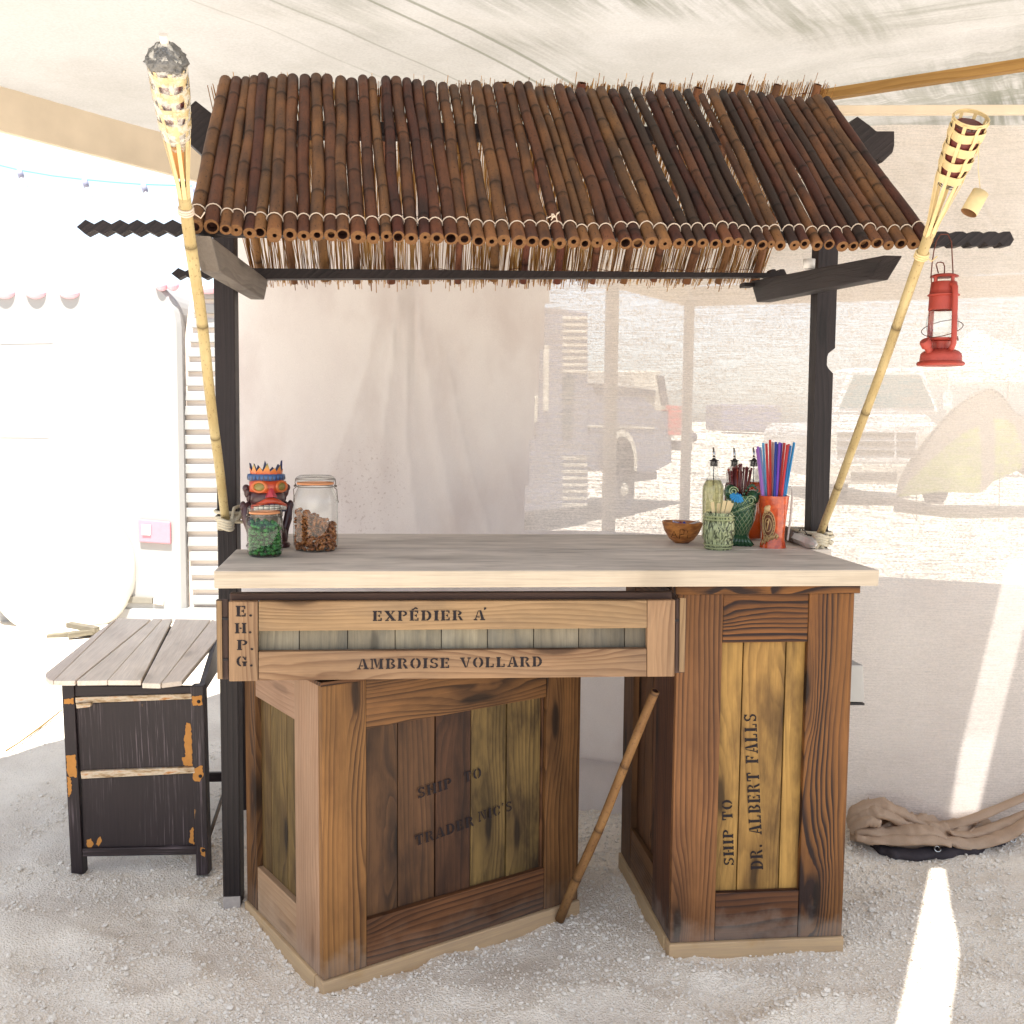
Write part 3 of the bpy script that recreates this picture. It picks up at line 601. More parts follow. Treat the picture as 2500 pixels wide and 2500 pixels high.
def make_bundle():
    t = thing('bunched_cloth', 'bunched tan shade cloth with dark grommeted hem lying along the ground behind the right crate', 'cloth', (1.7, 3.85, 0))
    def fold(path, w, hgt, name, mat, seed, lo=0.0):
        bm = bmesh.new(); P = [V(p) for p in path]; rows = []
        for i in range(len(P)*6-5):
            k, f = divmod(i, 6); p = P[k].lerp(P[min(k+1, len(P)-1)], f/6); d = (P[min(k+1, len(P)-1)]-P[max(k-(0 if f else 1), 0)]).normalized(); s = V((-d.y, d.x, 0))
            s = s if s.y < 0 else -s
            tp = math.sin(math.pi*min(1, max(.08, (i+.6)/(len(P)*6-4))))**.45
            wn = .82+.4*float(vnoise(i*.35, seed, 40+seed, 2)); row = []
            for a in np.linspace(-.15, 1.0, 12):
                an = math.pi*a; rad = w*tp*wn*(1+.12*math.sin(a*9+i*.3)); row.append(bm.verts.new(p+s*math.cos(an)*rad+EZ*(lo+max(0, math.sin(an))*hgt*tp*wn+.012*math.sin(i*.8+a*7)*tp)))
            rows.append(row)
        for p, q in zip(rows, rows[1:]):
            for k in range(11): f = bm.faces.new((p[k], q[k], q[k+1], p[k+1])); f.smooth = True
        return mobj(name, bm, mat, t)
    g = lambda u, v, z=0: gnd(u, v, z)
    P_b = [g(u, v) for u, v in ((2066, 1985), (2150, 1965), (2260, 1985), (2360, 2005), (2470, 1975), (2640, 1860))]
    P_f = [g(u, v) for u, v in ((2066, 2052), (2150, 2072), (2260, 2078), (2360, 2074), (2470, 2030), (2640, 1915))]
    def lerp(P, f):
        f = f*(len(P)-1); k = min(int(f), len(P)-2); return P[k].lerp(P[k+1], f-k)
    def sheet(name, f0, f1, w0, w1, amp, seed, base, lift, NS=120, NW=44):
        bm = bmesh.new(); rows = []
        for i in range(NS+1):
            s_ = i/NS; f = f0+(f1-f0)*s_; b_, a_ = lerp(P_b, f), lerp(P_f, f); row = []
            for k in range(NW+1):
                w_ = w0+(w1-w0)*k/NW; p = b_.lerp(a_, w_)
                n1 = float(vnoise(f*11+w_*2.2+seed, w_*3.4+f*3.0+seed, 40+seed, 2)); n2 = float(vnoise(f*26-w_*5+seed, w_*8+f*6, 41+seed, 2))
                rd = (1-abs(2*n1-1))**1.6; rd2 = (1-abs(2*n2-1))**2
                env = min(1, s_*9+.05, (1-s_)*9+.05)*math.sin(math.pi*min(1, max(0, k/NW)))**.45
                ev = float(np.interp(f, [0, .12, .3, .5, .7, 1], [.8, 1.1, .95, .5, .6, .8]))
                row.append(bm.verts.new(p+EZ*(base*0+env*ev*amp*(.35+.75*rd+.28*rd2)+lift*env+.004)+V((0, -.012*rd2*env, 0))))
            rows.append(row)
        for p, q in zip(rows, rows[1:]):
            for k in range(NW): fz = bm.faces.new((p[k], q[k], q[k+1], p[k+1])); fz.smooth = True
        return mobj(name, bm, BUNCH, t)
    sheet('ground_flap', 0.02, 1, -.10, 1.0, .085, 1, 0, 0)
    def roll(pts, ys, r, seed, sq=.75):
        """a smooth rolled fold of cloth through measured points, flattened"""
        P = [aty(1800+.3623*a, 1800+.3623*b, y) for (a, b), y in zip(pts, np.linspace(ys[0], ys[1], len(pts)))]
        Q = []
        for k in range(len(P)-1):
            p0, p1, p2, p3 = P[max(k-1, 0)], P[k], P[k+1], P[min(k+2, len(P)-1)]
            for f in np.linspace(0, 1, 9)[:-1]: Q.append(.5*((2*p1)+(p2-p0)*f+(2*p0-5*p1+4*p2-p3)*f*f+(3*p1-p0-3*p2+p3)*f**3))
        Q.append(P[-1]); n = len(Q); bm = bmesh.new()
        R = [r*(.25+.75*math.sin(math.pi*min(1, max(0, (i+.8)/(n+.6))))**.5)*(1+.16*(float(vnoise(i*.22, seed, 45, 2))-.5)*2) for i in range(n)]
        tube_bm(bm, Q, R, 14)
        for k_, v_ in enumerate(list(bm.verts)):
            ctr = Q[min(n-1, k_//14)]; of = v_.co-ctr; v_.co = ctr+V((of.x, of.y*1.9, of.z*.85))
        for v_ in bm.verts:
            q = v_.co; e = float(vnoise(q.x*24+seed*3, q.z*44+q.y*26, 46, 3))-.5; v_.co = q+V((.008*e, -.026*e, .024*e))
        return mobj('fold', bm, BUNCH, t)
    roll([(760, 575), (790, 512), (870, 468), (960, 458), (1060, 490), (1180, 556), (1290, 612)], (3.93, 3.92), .026, 1)
    roll([(762, 610), (800, 560), (870, 520), (940, 505), (1030, 535), (1110, 585), (1200, 622)], (3.90, 3.87), .024, 2)
    roll([(770, 640), (815, 590), (880, 560), (935, 578), (944, 606)], (3.87, 3.84), .020, 3)
    roll([(800, 655), (880, 632), (1000, 650), (1110, 640), (1230, 628), (1330, 640), (1400, 680)], (3.84, 3.80), .024, 4)
    roll([(800, 672), (870, 690), (980, 694), (1110, 690), (1240, 686), (1350, 700), (1440, 728)], (3.80, 3.76), .019, 5)
    roll([(1200, 660), (1300, 655), (1420, 700), (1560, 720), (1720, 690), (1850, 640), (1990, 540), (2150, 420)], (3.80, 3.84), .020, 6)
    roll([(1270, 612), (1420, 598), (1600, 545), (1780, 470), (1960, 390), (2160, 300)], (3.92, 3.95), .014, 7)
    roll([(1420, 640), (1560, 655), (1700, 620), (1850, 560), (2000, 480)], (3.86, 3.90), .017, 8)
    # dark hem strip along the front
    pts = [g(u, v) for u, v in ((2120, 2058), (2150, 2078), (2200, 2090), (2290, 2088), (2370, 2078), (2440, 2058), (2490, 2030), (2560, 1985))]
    bm = bmesh.new(); rows = []
    for i in range(57):
        k, f = divmod(i, 8); p = pts[k].lerp(pts[min(k+1, 7)], f/8); s = .01*math.sin(i*.9); rows.append([bm.verts.new(p+V((0, -.03+dy, dz))+V((0, s, 0))) for dy, dz in ((.012, -.01), (.008, .004), (.016, .014), (.06, .018))])
    for p, q in zip(rows, rows[1:]):
        for k in range(3): f = bm.faces.new((p[k], q[k], q[k+1], p[k+1])); f.smooth = True
    mobj('hem', bm, HEM, t)
    for u, v in ((2285, 2069), (2468, 2046)):
        p = gnd(u, v, .022)+V((0, -.012, 0)); bm = bmesh.new(); M = axis_m(p, (0, -.75, .65))
        lathe_bm(bm, [(.007, 0), (.008, .003), (.013, .003), (.0145, 0), (.007, 0)], 18, M); mobj('grommet', bm, STEEL, t)
make_bundle()

# ------------------------------------------------------------------ bar canopy: posts, arms, beams, bamboo roof
VP = 3.34; VE = 2.60; VR = 3.28; VB = 3.60
base = gnd(566, 2229)
roof = thing('bar_canopy', 'bamboo pole roof on two black posts and notched beams over the bar', 'canopy', (base.x, base.y, 0))
def post(pts, zt, name='post'):
    (a0, a1, b0, b1) = [at(u, v, VP) for u, v in pts]   # top-left, top-right, bottom-left, bottom-right
    l = lambda p, q, z: p+(q-p)*((z-p.z)/(q.z-p.z))
    return [l(a0, b0, zt), l(a1, b1, zt), l(a1, b1, -.02), l(a0, b0, -.02)]
q = post(((521, 687), (572, 687), (545, 2229), (588, 2229)), 2.44)
lp = board('post', q, .10, W_BLACK, roof, 'v', .004)
q = post(((1996, 720), (2043, 720), (1980, 1300), (2024, 1300)), 2.44)
def redge(z): return q[2]+(q[1]-q[2])*((z-q[2].z)/(q[1].z-q[2].z))
nz = [at(2035, v, VP).z for v in (850, 863, 872, 892, 900, 912)]
nd = (.0, .022, .026, .026, .020, .004)
outl = [q[3], q[0], q[1]]+[redge(z)-EU*d_ for z, d_ in zip(nz, nd)]+[redge(nz[-1]-.01)-EU*.004, q[2]-EU*.003]
rp = prism('post', outl, EV*.055, W_BLACK, roof)
# pale worn foot of the left post
pb = at(545, 2215, VP-.004); pc = at(587, 2215, VP-.004)
board('worn_foot', [V((pb.x, pb.y, .055)), V((pc.x, pc.y, .055)), V((pc.x, pc.y, -.02)), V((pb.x, pb.y, -.02))], .004, plain('dusty_worn_timber', S(178, 170, 164), .9, .1, 0, .25, 60, .3), roof, 'v', .001)
def arm(pts, dep, thick, mat, side):
    p = [at(u, v, d) for (u, v), d in zip(pts, dep)]
    o = board('arm', p, thick, mat, roof, 'h', .004, side*thick); return o
arm([(514.6, 576), (655, 683.5), (645, 732), (537, 664)], (VE-.02, VB+.06, VB+.03, VE+.10), .045, W_ARM, -EU)
arm([(1832, 686), (2157, 623), (2122, 683), (1847, 738)], (VB+.06, VE-.02, VE+.08, VB+.02), .052, W_BLACK, EU)
p = at(1817, 689, VB+.02); q = at(1842, 700, VB+.02)
board('arm_tip', [p, q+EZ*(p.z-q.z), q, p+EZ*(q.z-p.z)], .05, W_BLACK, roof, 'h', .002)
def chain(us, ytop, ybot, yin_t, yin_b, d, flat=0):
    """notched beam end outline in photo pixels: peaks between the us"""
    T, B = [], []
    for a, b in zip(us, us[1:]):
        w_ = b-a
        T += [(a, yin_t), (a+w_*(.5-flat), ytop), (a+w_*(.5+flat), ytop)] if flat else [(a, yin_t), (a+w_*.5, ytop)]
        B += [(a, yin_b), (a+w_*(.5-flat), ybot), (a+w_*(.5+flat), ybot)] if flat else [(a, yin_b), (a+w_*.5, ybot)]
    return T, B
def notched_beam(name, left, right, d, thick, ends=((554, 554), (585, 585)), mat=W_BLACK):
    """left = (us, top, bottom, inner_top, inner_bottom), right the same; outline runs along the beam, then it is extruded back"""
    lT, lB = chain(*left[:5], d, left[5] if len(left) > 5 else 0); rT, rB = chain(*right[:5], d, right[5] if len(right) > 5 else 0)
    lT[0] = (lT[0][0], ends[0][0]); rT.append((right[0][-1], ends[1][0]))
    lB = lB[1:]; rB = rB
    pts = [at(u, v, d) for u, v in lT+rT]+[at(u, v, d) for u, v in (lB+rB)[::-1]]
    return prism(name, pts, EV*thick, mat, roof, 0)
notched_beam('eave_beam', ([187, 230, 272, 314, 356, 400, 443, 486], 536, 572, 547, 561), ([2232, 2279, 2321, 2363, 2403, 2441, 2476], 565, 600, 571, 590, .22), VE+.04, .045)
notched_beam('back_beam', ([418, 452, 486, 520, 552], 654, 681, 662, 672), ([1880, 1898, 1922], 657, 683, 666, 676, .2), VB, .045, ((668, 668), (672, 672)))
q = [at(u, v, VR+.05) for u, v in ((505, 290), (2090, 316), (2090, 350), (500, 330))]
board('ridge_beam', q, .05, W_BLACK, roof, 'h', .003)
# ridge board hex end block seen beside the torch
q = [at(u, v, VR-.02) for u, v in ((453, 268), (477, 245), (520, 279), (494, 379), (453, 341))]
prism('beam_end', q, EV*.06, W_BLACK, roof, .002)
q = [at(u, v, VR+.02) for u, v in ((2073, 302), (2094, 284), (2124, 306), (2140, 320), (2184, 320), (2184, 355), (2180, 372), (2154, 397), (2142, 385), (2134, 397), (2090, 350))]
prism('beam_end', q, EV*.06, W_BLACK, roof, .002)

BOT = [476,516,551,576,610,634,669,708,742,773,808,837,875,911,944,973,1004,1038,1067,1102,1134,1169,1200,1230,1268,1300,1332,1367,1401,1429,1458,1488,1528,1557,1591,1624,1658,1687,1716,1747,1778,1803,1829,1861,1883,1905,1940,1965,1996,2025,2057,2084,2112,2142,2170,2200,2231,2264]
TOP = [551,578,601,622,642,667,690,715,745,772,799,832,859,886,908,942,967,993,1017,1049,1081,1107,1134,1162,1189,1216,1243,1266,1289,1314,1338,1365,1388,1416,1443,1466,1495,1522,1551,1586,1609,1631,1651,1678,1714,1738,1765,1787,1809,1836,1856,1877,1900,1923,1949,1976,1994,2017]
YB = lambda u: np.interp(u, [476, 516, 640, 1000, 1300, 1500, 1800, 1950, 2080, 2200, 2264], [554, 556, 570, 582, 592, 595, 594, 599, 599, 595, 592])
YT = lambda u: np.interp(u, [551, 690, 850, 1100, 1300, 1520, 1750, 1990, 2017], [193, 188, 197, 208, 214, 222, 232, 240, 246])
def bamboo(name, p0, p1, r0_, r1_, parent, skin, seed, nodes=None, cut=True, hollow=.5, n=12, wob=.004, ring=.035):
    """tapered bamboo pole with swollen joints and a hollow cut end at p1"""
    rr = random.Random(seed); p0, p1 = V(p0), V(p1); L = (p1-p0).length; M = axis_m(p0, p1-p0)
    if nodes is None:
        nodes = []; z = rr.uniform(.05, .22)
        while z < L-.03: nodes.append(z); z += rr.uniform(.15, .31)
    zs = [0.0]; cols = [0.0]; rads = [1.0]
    for z in nodes:
        for dz, s, c in ((-.012, 1.0, 0), (-.004, 1+ring, .35), (0, 1+ring*1.3, 1.0), (.004, 1+ring*.4, .6), (.014, .985, 0)):
            if zs[-1]+.002 < z+dz < L-.004: zs.append(z+dz); cols.append(c); rads.append(s)
    zs.append(L); cols.append(0); rads.append(1)
    # extra rings in long clear spans so that the pole can bow
    Z, Cc, Rr = [zs[0]], [cols[0]], [rads[0]]
    for a, b, c, s in zip(zs, zs[1:], cols[1:], rads[1:]):
        k = int((b-a)/.09)
        for i in range(1, k+1): Z.append(a+(b-a)*i/(k+1)); Cc.append(0); Rr.append(1)
        Z.append(b); Cc.append(c); Rr.append(s)
    ph = [rr.uniform(0, 6.28) for _ in range(4)]
    bow = lambda z: (wob*(math.sin(z*5/L+ph[0])-math.sin(ph[0]))*min(1, z/L*3)*min(1, (L-z)/L*3)+wob*.5*math.sin(z*14/L+ph[1])*min(1, z/.1)*min(1, (L-z)/.1), wob*.5*math.sin(z*7/L+ph[2])*min(1, z/.1)*min(1, (L-z)/.1))
    vs, fs, fm, at_ = [], [], [], []
    sq = rr.uniform(.93, 1.07)
    for z, c, s in zip(Z, Cc, Rr):
        r = (r0_+(r1_-r0_)*z/L)*s; bx, by = bow(z)
        for j in range(n):
            a = 2*math.pi*j/n; vs.append((bx+r*sq*math.cos(a), by+r/sq*math.sin(a), z)); at_.append(c)
    k = len(Z)
    for i in range(k-1):
        for j in range(n): fs.append((i*n+j, i*n+(j+1) % n, (i+1)*n+(j+1) % n, (i+1)*n+j)); fm.append(0)
    fs.append(tuple(range(n))[::-1]); fm.append(1)
    b0 = (k-1)*n; hx, hy = rr.uniform(-.08, .08)*r1_, rr.uniform(-.08, .08)*r1_
    for rad, z in ((hollow, L-.0005), (hollow*.94, L-.012-.02*rr.random())):
        for j in range(n):
            a = 2*math.pi*j/n; vs.append((hx+r1_*rad*math.cos(a), hy+r1_*rad*math.sin(a), z)); at_.append(0)
    for j in range(n): fs.append((b0+j, b0+(j+1) % n, b0+n+(j+1) % n, b0+n+j)); fm.append(1)
    for j in range(n): fs.append((b0+n+j, b0+n+(j+1) % n, b0+2*n+(j+1) % n, b0+2*n+j)); fm.append(2)
    shallow = rr.random() < .45
    fs.append(tuple(b0+2*n+j for j in range(n))); fm.append(1 if shallow else 2)
    me = bpy.data.meshes.new(name); me.from_pydata(vs, [], fs)
    for mt in (skin, CUT, CUTD): me.materials.append(mt)
    me.polygons.foreach_set('material_index', fm); me.polygons.foreach_set('use_smooth', [f == 0 for f in fm])
    A = me.attributes.new('ring', 'FLOAT', 'POINT'); A.data.foreach_set('value', at_); me.update()
    o = bpy.data.objects.new(name, me); return link(o, parent, M)
cordpath = []
prv = None
for i, (ub, ut) in enumerate(zip(BOT, TOP)):
    rr = random.Random(100+i)
    sp = (BOT[min(i+1, 57)]-BOT[max(i-1, 0)])/(2 if 0 < i < 57 else 1)
    dd = VE-.012; r = min(18, max(10, sp*.475*rr.uniform(.92, 1.06)))*dd/F_PX*1.03
    pb = at(ub, float(YB(ub))+rr.uniform(-4, 4), dd+rr.uniform(-.006, .006)); pt = at(ut, float(YT(ut))+rr.uniform(-5, 9), VR-.02+rr.uniform(-.008, .008))
    hol = rr.choice([.28, .4, .5, .6, .68])
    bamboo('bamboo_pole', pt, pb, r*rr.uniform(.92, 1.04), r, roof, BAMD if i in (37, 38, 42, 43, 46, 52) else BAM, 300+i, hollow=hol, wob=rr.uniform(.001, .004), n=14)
    # cord looped over this pole a hand's breadth above its end
    ax = (pt-pb).normalized(); c = pb+ax*(.062+.004*math.sin(i)); nrm = ax.cross(EU).normalized(); nrm = nrm if nrm.y < 0 else -nrm
    for a in np.linspace(-88, 88, 9):
        t = math.radians(a); cordpath.append(c+EU*math.sin(t)*(r+.002)+nrm*math.cos(t)*(r*1.03+.0022)+ax*.007*math.cos(t))
tube('cord', cordpath, .0016, CORD, roof, 5)
# frayed knot in the cord
bm = bmesh.new(); kp = at(1357, 530, VE-.06)
for k in range(9):
    a = rng.normal(0, 1, 3)*.008; tube_bm(bm, [kp, kp+V(a)*.5+V((0, 0, .004)), kp+V(a)], .0012, 4)
mobj('cord_knot', bm, CORD, roof)

# rear slope: rafters and reed thatch
RB = [640, 719, 794, 872, 955, 1038, 1118, 1205, 1277, 1359, 1446, 1522, 1595, 1675, 1752, 1838]
VBK = 3.73
tops_px = [560+(1997-560)*k/15 for k in range(16)]
def rafter_line(k):
    b = at(RB[k], 691+(-6 if k % 5 == 2 else 0), VBK); t = at(tops_px[k]+rng.uniform(-6, 6), (199 if k in (7, 9, 11, 13, 14, 15) else 208) + 8*k/15+rng.uniform(-3, 3), VR+.10)
    return t, b
for k in range(16):
    t, b = rafter_line(k); r = .0135*random.uniform(.85, 1.2)
    bamboo('rafter', b, t, r, r*1.05, roof, BAMR, 700+k, hollow=.72, n=10, wob=.004)
def make_thatch():
    bm = bmesh.new(); tL, bL = rafter_line(0); tR, bR = rafter_line(15); up_n = (bR-bL).cross(tL-bL).normalized()
    up_n = up_n if up_n.z > 0 else -up_n
    vs, fs = [], []
    for i in range(1050):
        s = random.random()*1.04-.02; d = random.gauss(0, .012); lean = random.gauss(0, .012)
        b = bL.lerp(bR, s); t = tL.lerp(tR, s+lean); ax = (t-b); L = ax.length; ax.normalize()
        e0 = random.gauss(-.005, .012) if random.random() > .1 else random.uniform(-.045, 0); e1 = random.gauss(-.006, .008) if random.random() < .93 else random.uniform(.002, .036)
        mid = random.random() < .12
        p = b+ax*e0+up_n*(.017+abs(random.gauss(0, .005))); q = t+ax*e1+up_n*(.017+abs(random.gauss(0, .006)))
        if mid: p = p.lerp(q, random.uniform(.1, .5))
        m_ = p.lerp(q, random.uniform(.3, .7))+EU*random.gauss(0, .006)+up_n*random.gauss(0, .002); r = random.uniform(.0010, .0019)
        x = EU; y = up_n; k0 = len(vs)
        for pt, rr_ in ((p, r), (m_, r*1.05), (q, r*.8)):
            for a in (0, 2.09, 4.19): vs.append(pt+x*math.cos(a)*rr_+y*math.sin(a)*rr_)
        for a in (0, 3):
            for j in range(3): fs.append((k0+a+j, k0+a+(j+1) % 3, k0+a+3+(j+1) % 3, k0+a+3+j))
    g = G('dry_reed'); q = g.xyz(g.pos()); n = g.noise(g.comb(g.m('MULTIPLY', q[0], 160), g.m('MULTIPLY', q[1], 2), g.m('MULTIPLY', q[2], 5)), 1, 2)
    c = g.ramp(n, [(.3, S(110, 72, 46)), (.5, S(174, 130, 80)), (.7, S(214, 180, 124))])
    tl = g.n('ShaderNodeBsdfTranslucent'); g.put(tl.inputs[0], c); df = g.n('ShaderNodeBsdfDiffuse'); g.put(df.inputs[0], c); mx = g.n('ShaderNodeMixShader'); mx.inputs[0].default_value = .35
    g.put(mx.inputs[1], df.outputs[0]); g.put(mx.inputs[2], tl.outputs[0])
    o = npobj('reed_thatch', vs, fs, g.shader(mx.outputs[0]), roof); o['kind'] = 'stuff'
    # wires that bind the reeds across
    for s in (.06, .36, .68, .95):
        a, b = bL.lerp(tL, s), bR.lerp(tR, s); pts = [a.lerp(b, i/60)+up_n*(.017+.004*math.sin(i*2.1))+(tL-bL).normalized()*.006*math.sin(i*1.3) for i in range(61)]
        tube('binding_wire', pts, .0011, WIRE, roof, 4)
make_thatch()

# ------------------------------------------------------------------ countertop
VC = 2.74
A_, B_ = at(522, 1394, VC), at(2147, 1391, VC); Ab, Bb = at(522, 1438, VC), at(2147, 1430, VC)
ct_th = ((A_.z-Ab.z)+(B_.z-Bb.z))/2
top = thing('countertop', 'long bleached plank bar counter top with a pale cut front edge', 'countertop', (A_+B_)/2-EZ*ct_th)
def ctz(p):
    s = (V(p)-A_).dot(EU)/(B_-A_).dot(EU); return A_.z+(B_.z-A_.z)*s
def onct(u, v):
    p = gnd(u, v, 1.165)
    for _ in range(4): p = gnd(u, v, ctz(p))
    return p
gp = onct(1250, 1341); v1 = gp.dot(EV); bp = onct(1250, 1304); v2 = bp.dot(EV)
f_ = EV*(v1-VC-.003)
o = board('plank', [A_+f_, B_+f_, B_, A_], ct_th, W_TOP, top, 'h', .004, -EZ*ct_th)
o.data.materials.append(W_EDGE)
Mi = o.matrix_basis
for f in o.data.polygons:
    c = Mi @ f.center; nn = Mi.to_3x3() @ f.normal
    if nn.dot(-EV) > .8 or abs(nn.dot(EU)) > .8: f.material_index = 1
g_ = EV*(v2-v1); g0 = EV*(v1-VC+.003)
kL = onct(640, 1325); sL = (kL-A_).dot(EU); kR = onct(1950, 1318); sR = (kR-A_).dot(EU)
A2 = A_+EU*sL; A2.z = ctz(A2); B2 = A_+EU*sR; B2.z = ctz(B2)
board('plank', [A2+g0+g_, B2+g0+g_, B2+g0, A2+g0], ct_th, W_TOP, top, 'h', .004, -EZ*ct_th)

# ------------------------------------------------------------------ crates
class Face:
    def __init__(s, p0, p1):
        s.o = V(p0); d = V(p1)-V(p0); d.z = 0; s.L = d.length; s.d = d.normalized(); s.n = s.d.cross(EZ).normalized()
        if s.n.dot(CAM-s.o) < 0: s.n = -s.n
    def sz(s, u, v, dep=0):
        p = onpl(u, v, s.o-s.n*dep, s.n); return (p-s.o).dot(s.d), p.z
    def s(s, u, v, dep=0): return s.sz(u, v, dep)[0]
    def z(s, u, v, dep=0): return s.sz(u, v, dep)[1]
    def p(s, a, z, dep=0): return s.o+s.d*a+EZ*z-s.n*dep
    def bd(s, name, s0, s1, z0, z1, dep, t, mat, par, grain, bev=.0025, skew=0):
        if s0 > s1: s0, s1 = s1, s0
        q = [s.p(s0, z1, dep), s.p(s1, z1+skew, dep), s.p(s1, z0+skew, dep), s.p(s0, z0, dep)]
        if s.d.cross(EZ).dot(s.n) < 0: q = [q[1], q[0], q[3], q[2]]
        return board(name, q, t, mat, par, grain, bev)

# left crate ---------------------------------------------------------------
c0, cR, cL = gnd(790, 2431), gnd(1417, 2224), gnd(604, 2229)
LC = thing('crate_cabinet', 'tall brown stained crate standing at an angle, stencilled on its dark slanting planks', 'crate', (c0+cR+cL)/3)
F1 = Face(c0, cR); F2 = Face(c0, cL)
zb = F1.z(792, 2394); zt = F1.z(782, 1677); zr0 = F1.z(901, 2246); zr1 = F1.z(897, 1780)
s1 = F1.s(895, 1815); s2 = F1.s(1334, 1815); s3 = F1.s(1416, 1815)
F1.bd('base_strip', -.006, s3+.004, -.02, zb-.001, -.008, .05, W_BASE, LC, 'h', .004)
F1.bd('stile', .0, s1-.001, zb, zt, 0, .024, W_STILE, LC, 'v')
F1.bd('stile', s2, s3, zb, zt, 0, .024, W_MAROON if False else W_STAIN, LC, 'v')
F1.bd('rail', s1, s2-.001, zr1, zt, .002, .022, W_STAIN, LC, 'h')
F1.bd('rail', s1, s2-.001, zb, zr0, .002, .022, W_STAIN, LC, 'h')
F1.bd('bead', s2-.010, s2-.002, zr0, zr1, .012, .02, W_STAIN, LC, 'v', .002)
DP = .02
bs = [F1.s(u, 1815, DP) for u in (893, 972, 1064, 1151, 1238, 1325)]
fronts = []
for i, (a, b) in enumerate(zip(bs, bs[1:])):
    fronts.append(F1.bd('plank', a+.0012, b-.0025, zr0-.02, zr1+.02, DP+(.003 if i % 2 else 0), .014, (W_UMBER, W_UMBER, W_UMBER, W_DRIP, W_DRIP)[i], LC, 'v', .002))
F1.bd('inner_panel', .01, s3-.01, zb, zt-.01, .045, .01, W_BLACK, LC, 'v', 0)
# left face
t1 = F2.s(779, 1815); 
a_ = [F2.s(u, 1815) for u in (779, 719, 623, 605)]
za, zc = F2.z(621, 1699), F2.z(717, 1757); zq, zw = F2.z(620, 2114), F2.z(722, 2203)
F2.bd('base_strip', .045, F2.L+.004, -.02, zb-.001, -.008, .05, W_BASE, LC, 'h', .004)
F2.bd('stile', .026, a_[1], zb, zt, 0, .022, W_SUNLIT, LC, 'v')
F2.bd('stile', a_[2], F2.L, zb, zt, 0, .022, W_STAIN, LC, 'v')
zra, zrb = (za+zc)/2, (zq+zw)/2
F2.bd('rail', a_[1]+.001, a_[2]-.001, zra, zt, .002, .02, W_SUNLIT, LC, 'h')
F2.bd('rail', a_[1]+.001, a_[2]-.001, zb, zrb, .002, .02, W_SUNLIT, LC, 'h')
ls = [a_[1]-.01, F2.s(700, 1815, DP), F2.s(661, 1815, DP), F2.s(635, 1815, DP), a_[2]+.02]
for a, b in zip(ls, ls[1:]): F2.bd('plank', a+.001, b-.002, zrb-.02, zra+.02, DP, .014, W_OLIVE, LC, 'v', .002)
# top board with a small lip at the corner, and the two unseen sides
tp = [F1.p(-.004, zt+.012, -.004), F1.p(s3, zt+.012, -.004), F1.p(s3, zt+.012, F2.L), F1.p(-.004, zt+.012, F2.L)]
board('top_board', [tp[3], tp[2], tp[1], tp[0]], .012, W_STAIN, LC, 'h', .002, -EZ*.012)
F3 = Face(cR, cR-F1.n*F2.L); F3.n = F1.d
F3.bd('side_panel', .02, F2.L, zb, zt, .002, .02, W_STAIN, LC, 'v')
F4 = Face(cL, cL+F1.d*F1.L); F4.n = -F1.n
F4.bd('back_panel', .02, s3-.02, zb, zt, .002, .02, W_STAIN, LC, 'v')
# stencil on the dark planks
hh = .031
def f1p(u, v): return onpl(u, v, F1.o-F1.n*(DP-.002), F1.n)
for txt, u0_, v0_, u1_ in (('SHIP', 1020, 1950, 1104), ('TO', 1133, 1911, 1176), ('TRADER', 1014, 2066, 1158), ("NIC'S", 1168, 2007, 1251)):
    p = f1p(u0_, v0_); L_ = (f1p(u1_, v0_-60)-p).dot(F1.d)
    lettering(txt, p, F1.d+EZ*.09, EZ-F1.d*.09, hh, LC, L_)

# right crate ---------------------------------------------------------------
q0, qR, qB = gnd(1635, 2335), gnd(2063, 2316), gnd(1515, 2108)
RC = thing('crate_cabinet', 'tall narrow crate with golden planks stencilled upwards at the right end of the bar', 'crate', (q0+qR+qB)/3)
K1 = Face(q0, qR); K2 = Face(q0, qB)
kb = K1.z(1637, 2302); kt = K1.z(1850, 1450); r0_ = K1.z(1850, 2178); r1_ = K1.z(1850, 1569)
e0 = K1.s(1645, 1700); e1 = K1.s(1761, 1700); e2 = K1.s(1968, 1700); e3 = K1.s(2077, 1700); e0 = max(0, e0)
K1.bd('base_strip', -.004, e3+.004, -.02, kb-.001, -.008, .05, W_BASE, RC, 'h', .004)
K1.bd('stile', e0, e1-.001, kb, kt, 0, .024, W_STILE, RC, 'v')
K1.bd('stile', e2, e3, kb, kt, 0, .024, W_DARKF, RC, 'v')
K1.bd('rail', e1, e2-.001, r1_, kt, .002, .022, W_DARKF, RC, 'h')
K1.bd('rail', e1, e2-.001, kb, r0_, .002, .022, W_MAROON, RC, 'h')
ks = [e1-.015, K1.s(1812, 1700, DP), K1.s(1916, 1700, DP), e2+.003]
for i, (a, b) in enumerate(zip(ks, ks[1:])): K1.bd('plank', a+.001, b-.0025, r0_-.02, r1_+.02, DP, .014, W_GOLD, RC, 'v', .002)
kz = K1.z(1850, 1429)
K1.bd('top_moulding', -.01, e3+.012, kt+.001, kz, -.012, .05, W_DARKF, RC, 'h', .003)
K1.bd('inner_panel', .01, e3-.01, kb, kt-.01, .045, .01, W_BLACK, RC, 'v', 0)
dpt = K2.L
j = [K2.s(u, 1800) for u in (1634, 1600, 1544, 1523)]
b0_, b1_ = K2.z(1544, 2030), K2.z(1595, 2115); br = (b0_+b1_)/2
K2.bd('base_strip', .045, dpt+.004, -.02, kb-.001, -.008, .05, W_BASE, RC, 'h', .004)
K2.bd('stile', .026, j[1], kb, kt, 0, .022, W_MAROON, RC, 'v')
